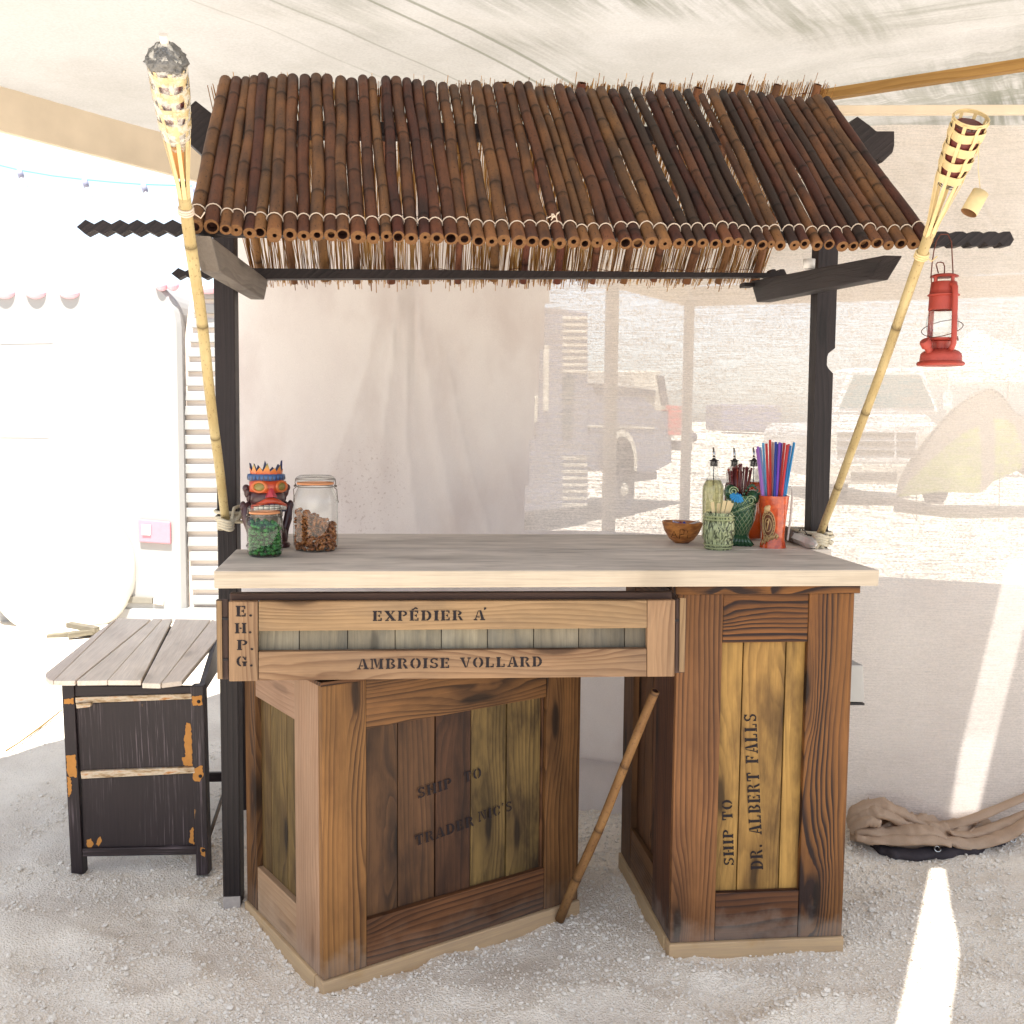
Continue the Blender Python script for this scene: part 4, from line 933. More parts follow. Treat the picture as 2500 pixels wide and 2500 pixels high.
K2.bd('stile', j[2], dpt, kb, kt, 0, .022, W_STAIN, RC, 'v')
K2.bd('rail', j[1]+.001, j[2]-.001, kb, br, .002, .02, W_STAIN, RC, 'h')
K2.bd('rail', j[1]+.001, j[2]-.001, kt-.13, kt, .002, .02, W_STAIN, RC, 'h')
jj = [j[1]-.02, j[1]+(j[2]-j[1])*.36, j[1]+(j[2]-j[1])*.7, j[2]+.02]
for a, b in zip(jj, jj[1:]): K2.bd('plank', a+.001, b-.002, br-.02, kt-.11, DP, .014, W_STAIN, RC, 'v', .002)
K3 = Face(qR, qR-K1.n*dpt); K3.n = K1.d; K3.bd('side_panel', .02, dpt, kb, kt, .004, .02, W_MAROON, RC, 'v')
K4 = Face(qB, qB+K1.d*K1.L); K4.n = -K1.n; K4.bd('back_panel', .02, e3-.02, kb, kt, .002, .02, W_MAROON, RC, 'v')
# the crate's letters climb the planks
def k1p(u, v): return onpl(u, v, K1.o-K1.n*(DP-.0005), K1.n)
p = k1p(1863, 2122); p2 = k1p(1846, 1742); lettering('DR. ALBERT FALLS', p, p2-p, -K1.d, (p-k1p(1833, 2124)).dot(K1.d), RC, (p2-p).length)
p = k1p(1792, 2112); p2 = k1p(1787, 1952); lettering('SHIP TO', p, p2-p, -K1.d, (p-k1p(1767, 2112)).dot(K1.d), RC, (p2-p).length)

# wide crate under the counter ------------------------------------------------
VS = 2.79
def sg(u, v, d=0): return at(u, v, VS+d)
SC = thing('shipping_crate', 'wide shallow honey pine crate slung under the counter with a slotted stencilled front', 'crate', sg(1100, 1660))
def sq(name, a, b, c, d, mat, grain, dep=0, t=.022, bev=.0025): return board(name, [sg(*a, dep), sg(*b, dep), sg(*c, dep), sg(*d, dep)], t, mat, SC, grain, bev)
st1 = sq('stile', (558, 1469), (629, 1469), (629.5, 1663), (559, 1664), W_SIGN, 'v')
sq('stile', (1581, 1466), (1649, 1465), (1647, 1652), (1580, 1652.5), W_SIGN, 'v')
ru = sq('rail', (631, 1469), (1580, 1466), (1580, 1533.5), (631, 1541), W_SIGN, 'h', .002)
rl = sq('rail', (631, 1591), (1579, 1583.5), (1579, 1652), (631, 1662), W_SIGN, 'h', .002)
sp_ = [631, 731, 849, 965, 1078, 1190, 1303, 1413, 1525, 1590]
for a, b in zip(sp_, sp_[1:]): sq('plank', (a+.6, 1532), (b-1.2, 1530), (b-1.2, 1595), (a+.6, 1597), W_SLOT, 'v', .024, .012, .0015)
# back frame that shows at both ends and along the top
bk = .055
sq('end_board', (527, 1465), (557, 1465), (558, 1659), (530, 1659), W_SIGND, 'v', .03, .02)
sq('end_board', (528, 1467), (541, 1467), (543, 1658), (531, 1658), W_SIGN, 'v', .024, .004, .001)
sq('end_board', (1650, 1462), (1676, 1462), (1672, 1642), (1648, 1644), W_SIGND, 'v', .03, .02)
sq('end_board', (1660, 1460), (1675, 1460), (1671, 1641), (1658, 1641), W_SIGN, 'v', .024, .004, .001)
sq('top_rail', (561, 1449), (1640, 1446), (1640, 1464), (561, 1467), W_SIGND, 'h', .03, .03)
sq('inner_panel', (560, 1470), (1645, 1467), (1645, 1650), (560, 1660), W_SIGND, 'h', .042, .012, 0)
for k, (u, va, vb) in enumerate(((549, 1508, 1514), (549, 1608, 1613), (1655, 1512, 1518))): sq('hinge', (u-8, va), (u+8, va), (u+8, vb), (u-8, vb), BLKRUB, 'h', .027, .003, .0005)
# box body behind the front
bl, brr = sg(560, 1655, .055), sg(1640, 1645, .055)
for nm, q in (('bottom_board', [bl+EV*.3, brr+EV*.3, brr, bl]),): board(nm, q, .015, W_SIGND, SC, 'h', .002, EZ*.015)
def put(txt, u0_, u1_, vb0, vb1, vt0, par, dep=.002, acc=()):
    p, p2 = sg(u0_, vb0, dep), sg(u1_, vb1, dep); return lettering(txt, p, p2-p, EZ, (sg(u0_, vt0, dep)-p).z, par, (p2-p).length, accents=acc)
put('EXPEDIER A', 910, 1184, 1516, 1514, 1491.5, ru, acc=((3, 'e'), (9, 'a')))
put('AMBROISE VOLLARD', 872, 1324, 1634, 1627, 1609, rl)
for txt, u, vb, vt in (('E.', 576, 1505, 1479), ('H.', 574, 1546, 1521), ('P.', 579, 1587, 1562), ('G.', 577, 1627, 1602)): put(txt, u, u+43, vb, vb, vt, st1, 0)

# grey bin edge that pokes out behind the right crate
b = thing('metal_bin', 'grey sheet metal bin edge showing behind the right crate', 'bin', at(2096, 1722, 3.1))
board('side', [at(2070, 1624, 3.1), at(2108, 1624, 3.1), at(2110, 1715, 3.1), at(2070, 1714, 3.1)], .12, plain('grey_sheet', S(170, 168, 164), .5, .4, 0, .08), b, 'v', .004)
board('foot', [at(2070, 1716, 3.098), at(2111, 1717, 3.098), at(2111, 1722, 3.098), at(2070, 1722, 3.098)], .12, BLKRUB, b, 'h', .001)

# ------------------------------------------------------------------ things on the counter
def spot(u, vb, wpx):
    """axis point of a round thing whose front foot shows at (u, vb) and is wpx wide"""
    p = onct(u, vb); k = (p-CAM).dot(fw)/F_PX; r = wpx*k/2; d = p-CAM; d.z = 0; d.normalize()
    c = p+d*r; c.z = ctz(c); return c, r, k*(1+r/(p-CAM).length)
def TZ(c): return Matrix.Translation(c)
def jar(name, label, u, vb, wpx, hpx, neck, lidh):
    c, r, k = spot(u, vb, wpx); h = hpx*k*1.01
    t = thing(name, label, 'jar', c, 'clip top glass jars on the counter')
    M = TZ(c); hn = h-lidh; rn = r*neck
    lathe('body', [(0, .004), (r*.72, .002), (r*.9, .004), (r*.99, .016), (r, .03), (r, hn*.74), (r*.97, hn*.82), (rn*1.05, hn*.93), (rn, hn*.96), (rn, hn), (rn*1.06, hn+.002)], GLASS, t, M, 40)
    lathe('base_ring', [(r*.55, .001), (r*.84, .0), (r*.86, .006), (r*.6, .005)], GLASS, t, M, 40)
    lathe('gasket', [(rn*.98, hn+.002), (rn*1.06, hn+.003), (rn*1.06, hn+.008), (rn*.98, hn+.009)], plain('orange_rubber_gasket', S(206, 140, 96), .6, .3), t, M, 36)
    lathe('lid', [(rn*1.0, hn+.009), (rn*1.1, hn+.011), (rn*1.12, hn+.018), (rn*1.08, hn+lidh-.006), (rn*.9, hn+lidh-.001), (rn*.6, hn+lidh-.003), (0, hn+lidh-.004)], GLASS, t, M, 40)
    bm = bmesh.new(); rw = rn*1.08
    ring = [c+V((rw*math.cos(a), rw*math.sin(a), hn-.004)) for a in np.linspace(0, 6.2832, 37)]; tube_bm(bm, ring, .0012, 5, False)
    ring = [c+V((rn*1.14*math.cos(a), rn*1.14*math.sin(a), hn+lidh*.62)) for a in np.linspace(0, 6.2832, 37)]; tube_bm(bm, ring, .0011, 5, False)
    for s in (-1, 1):
        x = s*rw; tube_bm(bm, [c+V((x, 0, hn-.004)), c+V((x*1.09, 0, hn+.006)), c+V((x*1.06, 0, hn+lidh*.62))], .0013, 5)
        tube_bm(bm, [c+V((x*1.02, -.004, hn-.006)), c+V((x*1.16, -.004, hn-.012)), c+V((x*1.2 if s > 0 else x*1.12, -.006, hn-.04)), c+V((x*1.26 if s > 0 else x*1.12, -.006, hn-.05))], .0014, 5)
        ball_bm(bm, c+V((x*1.1, 0, hn-.002)), .004, None, 1)
    mobj('wire_bail', bm, DKSTEEL, t)
    return c, r, h, hn
c, r, h, hn = jar('glass_jar', 'squat clip top jar full of green peas at the left end of the counter', 647, 1363, 87, 127, .82, .03)
bm = bmesh.new(); rr = random.Random(5)
z = .012
while z < hn*.9:
    for ring in (.82, .5, .15):
        if ring < .4 and z < hn*.8: continue
        n = max(3, int(6.28*ring*r/.0125))
        for q in range(n):
            if z > hn*.72 and rr.random() < .45: continue
            a = (q+rr.random()*.6)/n*6.283+z*40; R = ring*r*.97*(1 if z < hn*.7 else .86); s = .0072*rr.uniform(.8, 1.12)
            ball_bm(bm, c+V((R*math.cos(a), R*math.sin(a), z+rr.uniform(-.003, .003))), (s, s*.92, s*.9), None, 1)
    z += .0105
gp_ = G('green_pea'); n = gp_.noise(gp_.pos(), 55, 3); gp_m = gp_.fin(gp_.mix(gp_.sm(n, .35, .65), S(58, 122, 52), S(36, 84, 46)), .5, .3)
tag(mobj('green_peas', bm, gp_m), 'dark green snack peas filling the squat glass jar', 'peas', kind='stuff')
c, r, h, hn = jar('glass_jar', 'tall clip top jar part filled with brown nuts on the counter', 771, 1350, 110, 182, .78, .03)
bm = bmesh.new(); rr = random.Random(8); z = .012
while z < hn*.62:
    for ring in (.82, .52, .2):
        n = max(3, int(6.28*ring*r/.013))
        for q in range(n):
            a = (q+rr.random())/n*6.283; x, y = ring*r*.96*math.cos(a), ring*r*.96*math.sin(a)
            lim = hn*(.50-.15*x/r+.03*math.sin(a*5))
            if z > lim or (ring < .6 and z < lim-.05): continue
            M = Matrix.Rotation(rr.uniform(0, 6.28), 4, V((rr.gauss(0, 1), rr.gauss(0, 1), rr.gauss(0, 1))).normalized())
            s = .0085*rr.uniform(.75, 1.1); pa = [M @ V((s*math.cos(t), s*math.sin(t), 0))+c+V((x, y, z)) for t in np.linspace(0, 4.2, 6)]
            tube_bm(bm, pa, [s*.3, s*.5, s*.55, s*.55, s*.48, s*.25], 6)
    z += .0105
gp_ = G('glazed_nut'); n = gp_.noise(gp_.pos(), 70, 3); nut = gp_.fin(gp_.mix(gp_.sm(n, .3, .7), S(176, 112, 58), S(112, 62, 34)), .35, .5)
tag(mobj('glazed_nuts', bm, nut), 'glazed brown nuts heaped in the tall glass jar', 'nuts', kind='stuff')

# tiki head mug with a flame crown -------------------------------------------
def P_(name, a, b=None, sc=40): return plain(name, a, .3, .5, 0, .18, sc, .15)
TB, TO_, TBL, TGN, TPK, TGY, TTE, TEY = P_('brown_glaze', S(74, 46, 48)), P_('orange_red_glaze', S(196, 74, 42)), P_('blue_glaze', S(66, 100, 150)), P_('olive_glaze', S(140, 124, 60)), P_('pink_glaze', S(188, 64, 78)), P_('grey_glaze', S(128, 116, 104)), P_('ivory_glaze', S(226, 218, 204)), P_('deep_blue_glaze', S(40, 46, 84))
c, r, k = spot(652, 1340, 84); h = 206*k
t = thing('tiki_mug', 'painted tiki head mug with orange goggle eyes and flame crown behind the pea jar', 'mug', c)
dv = (CAM-c); dv.z = 0; yaw = math.atan2(dv.y, dv.x)+math.pi/2+math.radians(14); TM = TZ(c) @ Matrix.Rotation(yaw, 4, 'Z')   # -Y faces out
def tp(x, y, z): return TM @ V((x, y, z))
lathe('head', [(0, .0), (r*.9, .0), (r*1.0, .01), (r*.86, h*.2), (r*.9, h*.36), (r*.98, h*.5), (r*.98, h*.78), (r*.94, h*.86), (r*.86, h*.88), (r*.86, h*.8), (0, h*.78)], TGY, t, TM, 36)
def frontshell(name, z0, z1, a0, a1, off, mat, n=14, zc=None):
    """curved patch on the front of the head, -Y side, angles from straight ahead"""
    bm = bmesh.new(); A, B = [], []
    for i in range(n+1):
        a = math.radians(a0+(a1-a0)*i/n); f = i/n; lo, hi = (z0(f), z1(f)) if callable(z0) else (z0, z1)
        row = [bm.verts.new((math.sin(a)*(r*.96+o), -math.cos(a)*(r*.96+o), z)) for o, z in ((0, lo), (off, lo+.002), (off*1.15, (lo+hi)/2), (off, hi-.002), (0, hi))]; A.append(row)
    for p, q in zip(A, A[1:]):
        for j_ in range(4): f = bm.faces.new((p[j_], q[j_], q[j_+1], p[j_+1])); f.smooth = True
    bm.faces.new(A[0]); bm.faces.new(A[-1][::-1]); return mobj(name, bm, mat, t, TM)
frontshell('headband', h*.79, h*.868, -120, 120, .006, TBL, 30)
bm = bmesh.new()
for i in range(16):
    a = math.radians(-100+i*13); R = r*.96+.0075
    v = [bm.verts.new((math.sin(a+da)*R, -math.cos(a+da)*R, h*z)) for da, z in ((-.08, .80), (.08, .80), (0, .86))]; bm.faces.new(v)
mobj('band_triangles', bm, TEY, t, TM)
# crown
bm = bmesh.new(); zs = [.06, .12, .04, .2, .12, .06, .19, .1, .04, .15, .06, .15, .08, .16]; n = len(zs); rin = r*.86
tipz = lambda i: h*(.905+zs[i % n]*.6)
for ring_i, off in ((0, 0), (1, -.005)):
    pass
for i in range(n):
    a0, a1 = 2*math.pi*i/n, 2*math.pi*(i+1)/n; am = (a0+a1)/2+.06
    f = lambda a, R, z: (math.sin(a)*R, -math.cos(a)*R, z)
    lo = h*.868; md = h*.90
    o_ = [bm.verts.new(f(a0, rin+.003, lo)), bm.verts.new(f(a1, rin+.003, lo)), bm.verts.new(f(a1, rin+.003, md)), bm.verts.new(f(am, rin+.006, tipz(i))), bm.verts.new(f(a0, rin+.003, md))]
    i_ = [bm.verts.new(f(a0, rin-.003, lo)), bm.verts.new(f(a1, rin-.003, lo)), bm.verts.new(f(a1, rin-.003, md)), bm.verts.new(f(am, rin+.001, tipz(i)-.002)), bm.verts.new(f(a0, rin-.003, md))]
    bm.faces.new(o_); fz = bm.faces.new(i_[::-1]); fz.material_index = 1
    for a, b in ((2, 3), (3, 4)): fz = bm.faces.new((o_[a], i_[a], i_[b], o_[b])); fz.material_index = 1
gg = G('flame_glaze'); zz = gg.xyz(gg.obj())[2]; gm_ = gg.fin(gg.ramp(gg.m('MULTIPLY', gg.m('SUBTRACT', zz, h*.868), 1/(h*.16)), [(0, S(206, 84, 44)), (.35, S(208, 128, 50)), (.6, S(150, 132, 62)), (.85, S(52, 66, 66))]), .35, .5)
mobj('flame_crown', bm, [gm_, TEY], t, TM)
frontshell('mask', lambda f: h*(.645+.03*abs(f-.5)), lambda f: h*(.79+.015*math.sin(f*6.28)**2), -72, 72, .009, TO_, 22)
frontshell('cheek', h*.52, h*.66, -78, 78, .004, TB, 20)
for s in (-1, 1):
    a = math.radians(34*s); R = r*.96+.0095; e = V((math.sin(a)*R, -math.cos(a)*R, h*.725)); M = TM @ axis_m(e, (math.sin(a), -math.cos(a), 0))
    er = r*.42
    bm = bmesh.new(); lathe_bm(bm, [(er*.62, 0), (er*.66, .004), (er*.9, .005), (er, 0)], 20, Matrix.Identity(4), 0, 1.2, .86); o = mobj('eye_rim', bm, P_('orange_glaze', S(208, 108, 52)), t, M)
    bm = bmesh.new(); lathe_bm(bm, [(0, .005), (er*.4, .0045), (er*.66, .001)], 18, None, 0, 1.2, .86); mobj('eye', bm, TGN, t, M)
nb = bmesh.new(); vs = [(-.004, -(r+.008), h*.71), (.004, -(r+.008), h*.71), (.016, -(r+.014), h*.605), (-.016, -(r+.014), h*.605), (0, -(r+.026), h*.612), (-.017, -r*.9, h*.60), (.017, -r*.9, h*.60)]
V_ = [nb.verts.new(p) for p in vs]
for f in ((0, 1, 4), (0, 4, 3), (1, 2, 4), (3, 4, 2, 6, 5), (0, 3, 5), (1, 6, 2)): nb.faces.new([V_[i] for i in f])
mobj('nose', nb, TPK, t, TM)
frontshell('mouth', lambda f: h*(.44+.07*math.sin(f*3.14)), lambda f: h*(.52+.075*math.sin(f*3.14)-.012*math.sin(f*9.4)), -62, 62, .012, TO_, 22)
frontshell('mouth_gap', lambda f: h*(.42+.03*math.sin(f*3.14)), lambda f: h*(.47+.07*math.sin(f*3.14)), -54, 54, .0135, TEY, 18)
for i in range(7):
    a = -42+i*14; frontshell('tooth', lambda f: h*(.42+.03*math.cos(math.radians(a))), lambda f: h*(.44+.085*math.cos(math.radians(a))), a-6.2, a+6.2, .0155, TTE, 2)
for s in (-1, 1):
    bm = bmesh.new(); ball_bm(bm, (s*r*1.1, 0, h*.66), (.012, .011, .02)); ball_bm(bm, (s*r*1.2, -.002, h*.70), (.011, .01, .012)); ball_bm(bm, (s*r*1.02, 0, h*.60), (.009, .01, .02)); mobj('ear', bm, TB, t, TM)
    bm = bmesh.new(); tube_bm(bm, [(s*r*.95, 0, h*.52), (s*r*1.32, -.005, h*.47), (s*r*1.22, -.008, h*.33), (s*r*1.05, -r*.2, h*.22), (s*r*.9, -r*.4, h*.12)], [.010, .012, .013, .012, .012], 10); ball_bm(bm, (s*r*1.4, -.004, h*.49), (.010, .010, .016)); mobj('arm', bm, TB, t, TM)
    bm = bmesh.new(); ball_bm(bm, (s*r*.72, -r*.35, h*.03), (.03, .036, .014)); ball_bm(bm, (s*r*.7, -.01, h*.12), (.026, .03, .04)); mobj('leg', bm, TB, t, TM)

# carved bowl ------------------------------------------------------------------
c, r, k = spot(1663, 1331, 100); hb = 52*k
bw = thing('coconut_bowl', 'small brown coconut shell bowl with scratched letters at the right of the counter', 'bowl', c)
gb = G('waxed_coconut_shell'); qq = gb.xyz(gb.obj()); n = gb.noise(gb.comb(gb.m('MULTIPLY', qq[0], 30), gb.m('MULTIPLY', qq[1], 30), gb.m('MULTIPLY', qq[2], 90)), 1, 4)
BOWL = gb.fin(gb.mix(gb.sm(n, .3, .7), S(196, 130, 66), S(138, 80, 40)), .35, .5)
bowl = [(0, .0), (r*.36, .001), (r*.62, hb*.2), (r*.85, hb*.52), (r*.98, hb*.86), (r, hb), (r*.95, hb), (r*.9, hb*.8), (r*.74, hb*.45), (r*.4, hb*.16), (0, hb*.1)]
lathe('shell', bowl, BOWL, bw, TZ(c) @ Matrix.Rotation(math.radians(2), 4, 'Y'), 40)
bm = bmesh.new(); fx = (c-CAM); fx.z = 0; fx.normalize(); sx = V((fx.y, -fx.x, 0))
def bp_(a, z):   # point on the outside of the bowl, a across, z up
    rad = np.interp(z, [0, hb*.2, hb*.52, hb*.86, hb], [r*.36, r*.62, r*.85, r*.98, r])+.0012; a = max(-.99, min(.99, a/rad)); return c+sx*rad*a-fx*rad*math.sqrt(1-a*a)+EZ*z
for st in (((-.03, .3), (-.022, .62), (-.012, .3)), ((-.026, .42), (-.016, .44)), ((-.006, .25), (-.004, .72), (.008, .70), (.007, .5), (-.004, .46)), ((.018, .66), (.017, .3), (.028, .3))):
    tube_bm(bm, [bp_(a*r/.06, z*hb) for a, z in st], .0008, 4)
mobj('lettering', bm, INK, bw)
cols = [S(62, 70, 150), S(150, 44, 52), S(200, 190, 210), S(60, 110, 160), S(120, 50, 110), S(214, 206, 196)]
for i, nm in enumerate(('navy', 'crimson', 'pale lilac', 'mid blue', 'purple', 'cream')):
    a = .6+i*1.05; R = (.3+.3*(i % 2))*r; p = c+V((R*math.cos(a), R*math.sin(a), hb*(.86+.05*(i % 3)))); d = V((rr.gauss(0, 1), rr.gauss(0, 1), rr.gauss(0, .2))).normalized()*.019
    o = tube('cocktail_pick', [p-d, p+d*.6, p+d], [.0030, .0030, .005], plain('pick_plastic_%d' % i, cols[i], .4, .4), None, 6)
    tag(o, 'short '+nm+' plastic cocktail pick lying in the coconut bowl', 'cocktail pick', 'cocktail picks in the bowl')

# barrel mug --------------------------------------------------------------------
c, r, k = spot(1753, 1345, 78); hb = 90*k
t = thing('barrel_mug', 'pale green barrel shaped tiki mug with wooden sticks in it', 'mug', c)
g = G('pale_green_carved_glaze'); q = g.xyz(g.obj()); an = g.m('ARCTAN2', q[1], q[0])
w1 = g.noise(g.comb(g.m('MULTIPLY', an, 9), g.m('MULTIPLY', q[2], 34), 0), 1, 4, .6, 1.0); vo = g.voro(g.comb(g.m('MULTIPLY', an, 2.4), g.m('MULTIPLY', q[2], 46), 1), 1.0, 'DISTANCE_TO_EDGE')['Distance']
sd_ = g.sm(an, -1.5, -1.1); f = g.mix(sd_, g.mix(g.sm(w1, .44, .56), S(70, 78, 48), S(178, 186, 138)), g.mix(g.sm(vo, .02, .14), S(56, 62, 38), S(186, 192, 146)))
g.bump(g.m('ADD', w1, vo), .7, .004); BM_ = g.fin(f, .25, .5)
prof = [(0, 0), (r*.8, 0), (r*.83, .004), (r*.8, .009), (r*.87, .011), (r*.88, .016), (r*.86, .019), (r*.96, hb*.34), (r, hb*.52), (r*.97, hb*.7), (r*.92, hb*.78), (r*.94, hb*.80), (r*.94, hb*.84), (r*.9, hb*.86), (r*.92, hb*.88), (r*.92, hb*.93), (r*.84, hb*.97), (r*.83, hb), (r*.75, hb), (r*.74, hb*.5), (0, hb*.4)]
lathe('barrel', prof, BM_, t, TZ(c), 40)
HOOP = plain('olive_hoop_glaze', S(172, 178, 128), .25, .5, 0, .2, 60, .3)
for z, R in ((.0065, .86), (.0165, .905), (hb*.82, .965), (hb*.905, .95)):
    bm = bmesh.new(); tube_bm(bm, [V((r*R*math.cos(a), r*R*math.sin(a), z)) for a in np.linspace(0, 6.2832, 41)], .0024, 6, False); mobj('hoop', bm, HOOP, t, TZ(c))
DKG = plain('carved_groove_glaze', S(62, 70, 44), .3, .4); LTG = plain('raised_leaf_glaze', S(190, 196, 150), .25, .5, 0, .15, 60, .2)
def onbar(a, z, o=.0015):
    R = float(np.interp(z, [p[1] for p in prof[6:11]], [p[0] for p in prof[6:11]]))+o; b = math.atan2(-fx.y, -fx.x)+a; return c+V((R*math.cos(b), R*math.sin(b), z))
bm = bmesh.new()
for i in range(9):
    a = .15+.45*math.sin(i*2.3)**2+i*.03; z = hb*(.25+.06*i); da = .16; s = .008
    p = [onbar(a, z-s, .001), onbar(a+da*.5, z, .003), onbar(a, z+s, .001), onbar(a-da*.5, z, .003)]; tube_bm(bm, [onbar(a-.1, z-.006), onbar(a, z, .003), onbar(a+.12, z+.008)], [.001, .0038, .0006], 6)
tube_bm(bm, [onbar(.1+.2*math.sin(z*5), hb*(.2+.6*z), .002) for z in np.linspace(0, 1, 12)], .0016, 5); mobj('vine_relief', bm, LTG, t)
bm = bmesh.new()
for ca, cz, s in ((-.1, hb*.56, .0085), (-.06, hb*.3, .007)):
    pts = [onbar(ca+math.sin(j*math.pi/5)*(s if j % 2 == 0 else s*.42)/r, cz+math.cos(j*math.pi/5)*(s if j % 2 == 0 else s*.42), .0022) for j in range(10)]
    m0 = bm.verts.new(onbar(ca, cz, .004)); vv = [bm.verts.new(p) for p in pts]
    for j in range(10): bm.faces.new((m0, vv[j], vv[(j+1) % 10]))
mobj('star_relief', bm, LTG, t)
for i, (dx, tilt, hh_) in enumerate(((-.014, -.12, .05), (-.002, .02, .045), (.006, .16, .055), (.014, .26, .056), (.019, .36, .05))):
    p = c+sx*dx+EZ*hb*.75+fx*rr.uniform(-.01, .012); d = (EZ+sx*tilt+fx*rr.uniform(-.1, .1)).normalized(); q = p+d*(hh_+.012); s = d.cross(fx).normalized()*.0055
    o = board('wooden_stick', [q-s, q+s, p+s*.8, p-s*.8], .0016, plain('pale_birch', S(232, 208, 160), .6, .2) if i == 0 else bpy.data.materials['pale_birch'], None, 'v', .0006)
    tag(o, ('leftmost', 'second from left', 'middle', 'second from right', 'rightmost')[i]+' of the five flat pale wooden sticks in the barrel mug', 'stick', 'wooden sticks in the barrel mug')

# fish mug ---------------------------------------------------------------------
c, r, k = spot(1806, 1335, 76); hb = 148*k
t = thing('fish_mug', 'dark green scaly fish shaped tiki mug holding stirrers and a paper umbrella', 'mug', c)
g = G('dark_green_scale_glaze'); q = g.xyz(g.obj()); an = g.m('ARCTAN2', q[1], q[0])
a1 = g.m('MULTIPLY', an, 3.0); zz = g.m('MULTIPLY', q[2], 44)
e1 = g.m('ABSOLUTE', g.m('SUBTRACT', g.m('FRACT', g.m('ADD', a1, zz)), .5)); e2 = g.m('ABSOLUTE', g.m('SUBTRACT', g.m('FRACT', g.m('SUBTRACT', a1, zz)), .5))
ed = g.m('MAXIMUM', e1, e2); n = g.noise(g.obj(), 60, 3)
cc = g.mix(g.sm(ed, .40, .48), g.mix(n, S(34, 62, 44), S(62, 104, 68)), S(142, 160, 118)); g.bump(g.m('SUBTRACT', 1.0, g.sm(ed, .3, .5)), .6, .003); FISH = g.fin(cc, .15, .6)
FG = plain('green_glaze', S(46, 84, 56), .15, .6, 0, .3, 40, .15); FL = plain('pale_green_glaze_edge', S(150, 168, 124), .2, .6)
lathe('body', [(0, hb*.14), (r*.5, hb*.15), (r*.62, hb*.24), (r*.9, hb*.42), (r*1.0, hb*.6), (r*.98, hb*.74), (r*.9, hb*.82), (r*.82, hb*.83), (r*.78, hb*.7), (0, hb*.5)], FISH, t, TZ(c), 40)
bm = bmesh.new()
for i in range(6):
    a = -.42+i*.17; p = c+EZ*hb*.2+sx*a*.02-fx*r*.35; qd = c+sx*(a*.085)-fx*(r*.55)+EZ*.002; tube_bm(bm, [p, p.lerp(qd, .6)-fx*.006, qd], [.005, .008, .009], 7)
tube_bm(bm, [c+EZ*.001, c+EZ*hb*.2], [r*.72, r*.5], 16); mobj('tail_fin', bm, FG, t)
for s, z in ((1, .76), (-1, .9)):
    pts = [c+sx*(s*r*.55+.016*(1-f*.8)*math.cos(f*11)*1.0)-fx*(r*.86)+EZ*(hb*z+.016*(1-f*.8)*math.sin(f*11)) for f in np.linspace(0, 1, 24)]; tube('eye_spiral', pts, .002, FL, t, 6)
bm = bmesh.new()
for s in (-1, 1):
    z0 = hb*(.80 if s > 0 else .88); ball_bm(bm, c+sx*s*r*.72+EZ*z0-fx*r*.3, (r*.42, r*.55, hb*.13))
for i in range(9):
    a = i/8; p = c+sx*(r*(.15+.95*a))+EZ*(hb*(.86+.14*math.sin(a*3.1)))-fx*r*.55; ball_bm(bm, p, (.0042, .0042, .006), None, 1)
mobj('lip', bm, FG, t)
for i in range(3):
    pts = [c+sx*(r*math.sin(a))*(.99)-fx*r*1.0*math.cos(a)+EZ*(hb*(.66-.05*i)+.02*math.sin(a*1.2)) for a in np.linspace(-1.2, 1.3, 16)]; tube('gill', pts, .0021, FL if i == 1 else FG, t, 6)
STIR = plain('dark_red_plastic', S(92, 34, 36), .3, .5); STIR2 = plain('amber_plastic', S(150, 62, 36), .3, .5)
for i in range(30):
    a = rr.uniform(-1, 1); p = c-sx*.008+sx*(a*r*.5)+fx*rr.uniform(-.01, .012)+EZ*hb*.7; q = p+sx*(a*.014)+EZ*(.112+rr.uniform(-.016, .014)-.014*abs(a))
    bm = bmesh.new(); tube_bm(bm, [p, q], .0024, 6); ball_bm(bm, q, .0046, None, 1); o = mobj('stirrer', bm, STIR if i % 4 else STIR2)
    tag(o, ('thin dark red' if i % 4 else 'thin amber brown')+' cocktail stirrer with a round end in the fish mug', 'stirrer', 'stirrers in the fish mug')
bm = bmesh.new(); u_c = c+EZ*(hb*.80)-fx*r*.95-sx*.016; um = axis_m(u_c, (0.25*sx-fx*.55+EZ*.7))
for i in range(14):
    a0, a1 = 2*math.pi*i/14, 2*math.pi*(i+1)/14; am = (a0+a1)/2; R = .024
    pk = bm.verts.new((0, 0, .012)); p0 = bm.verts.new((R*math.cos(a0), R*math.sin(a0), -.002)); p1 = bm.verts.new((R*math.cos(am)*.95, R*math.sin(am)*.95, .003)); p2 = bm.verts.new((R*math.cos(a1), R*math.sin(a1), -.002)); bm.faces.new((pk, p0, p1)); bm.faces.new((pk, p1, p2))
tube_bm(bm, [(0, 0, .016), (0, 0, -.04)], .001, 5); tag(mobj('paper_umbrella', bm, plain('blue_paper', S(66, 150, 206), .7, .1, 0, .2, 90, 0), None, um), 'small bright blue paper umbrella tucked in the fish mug', 'paper umbrella')

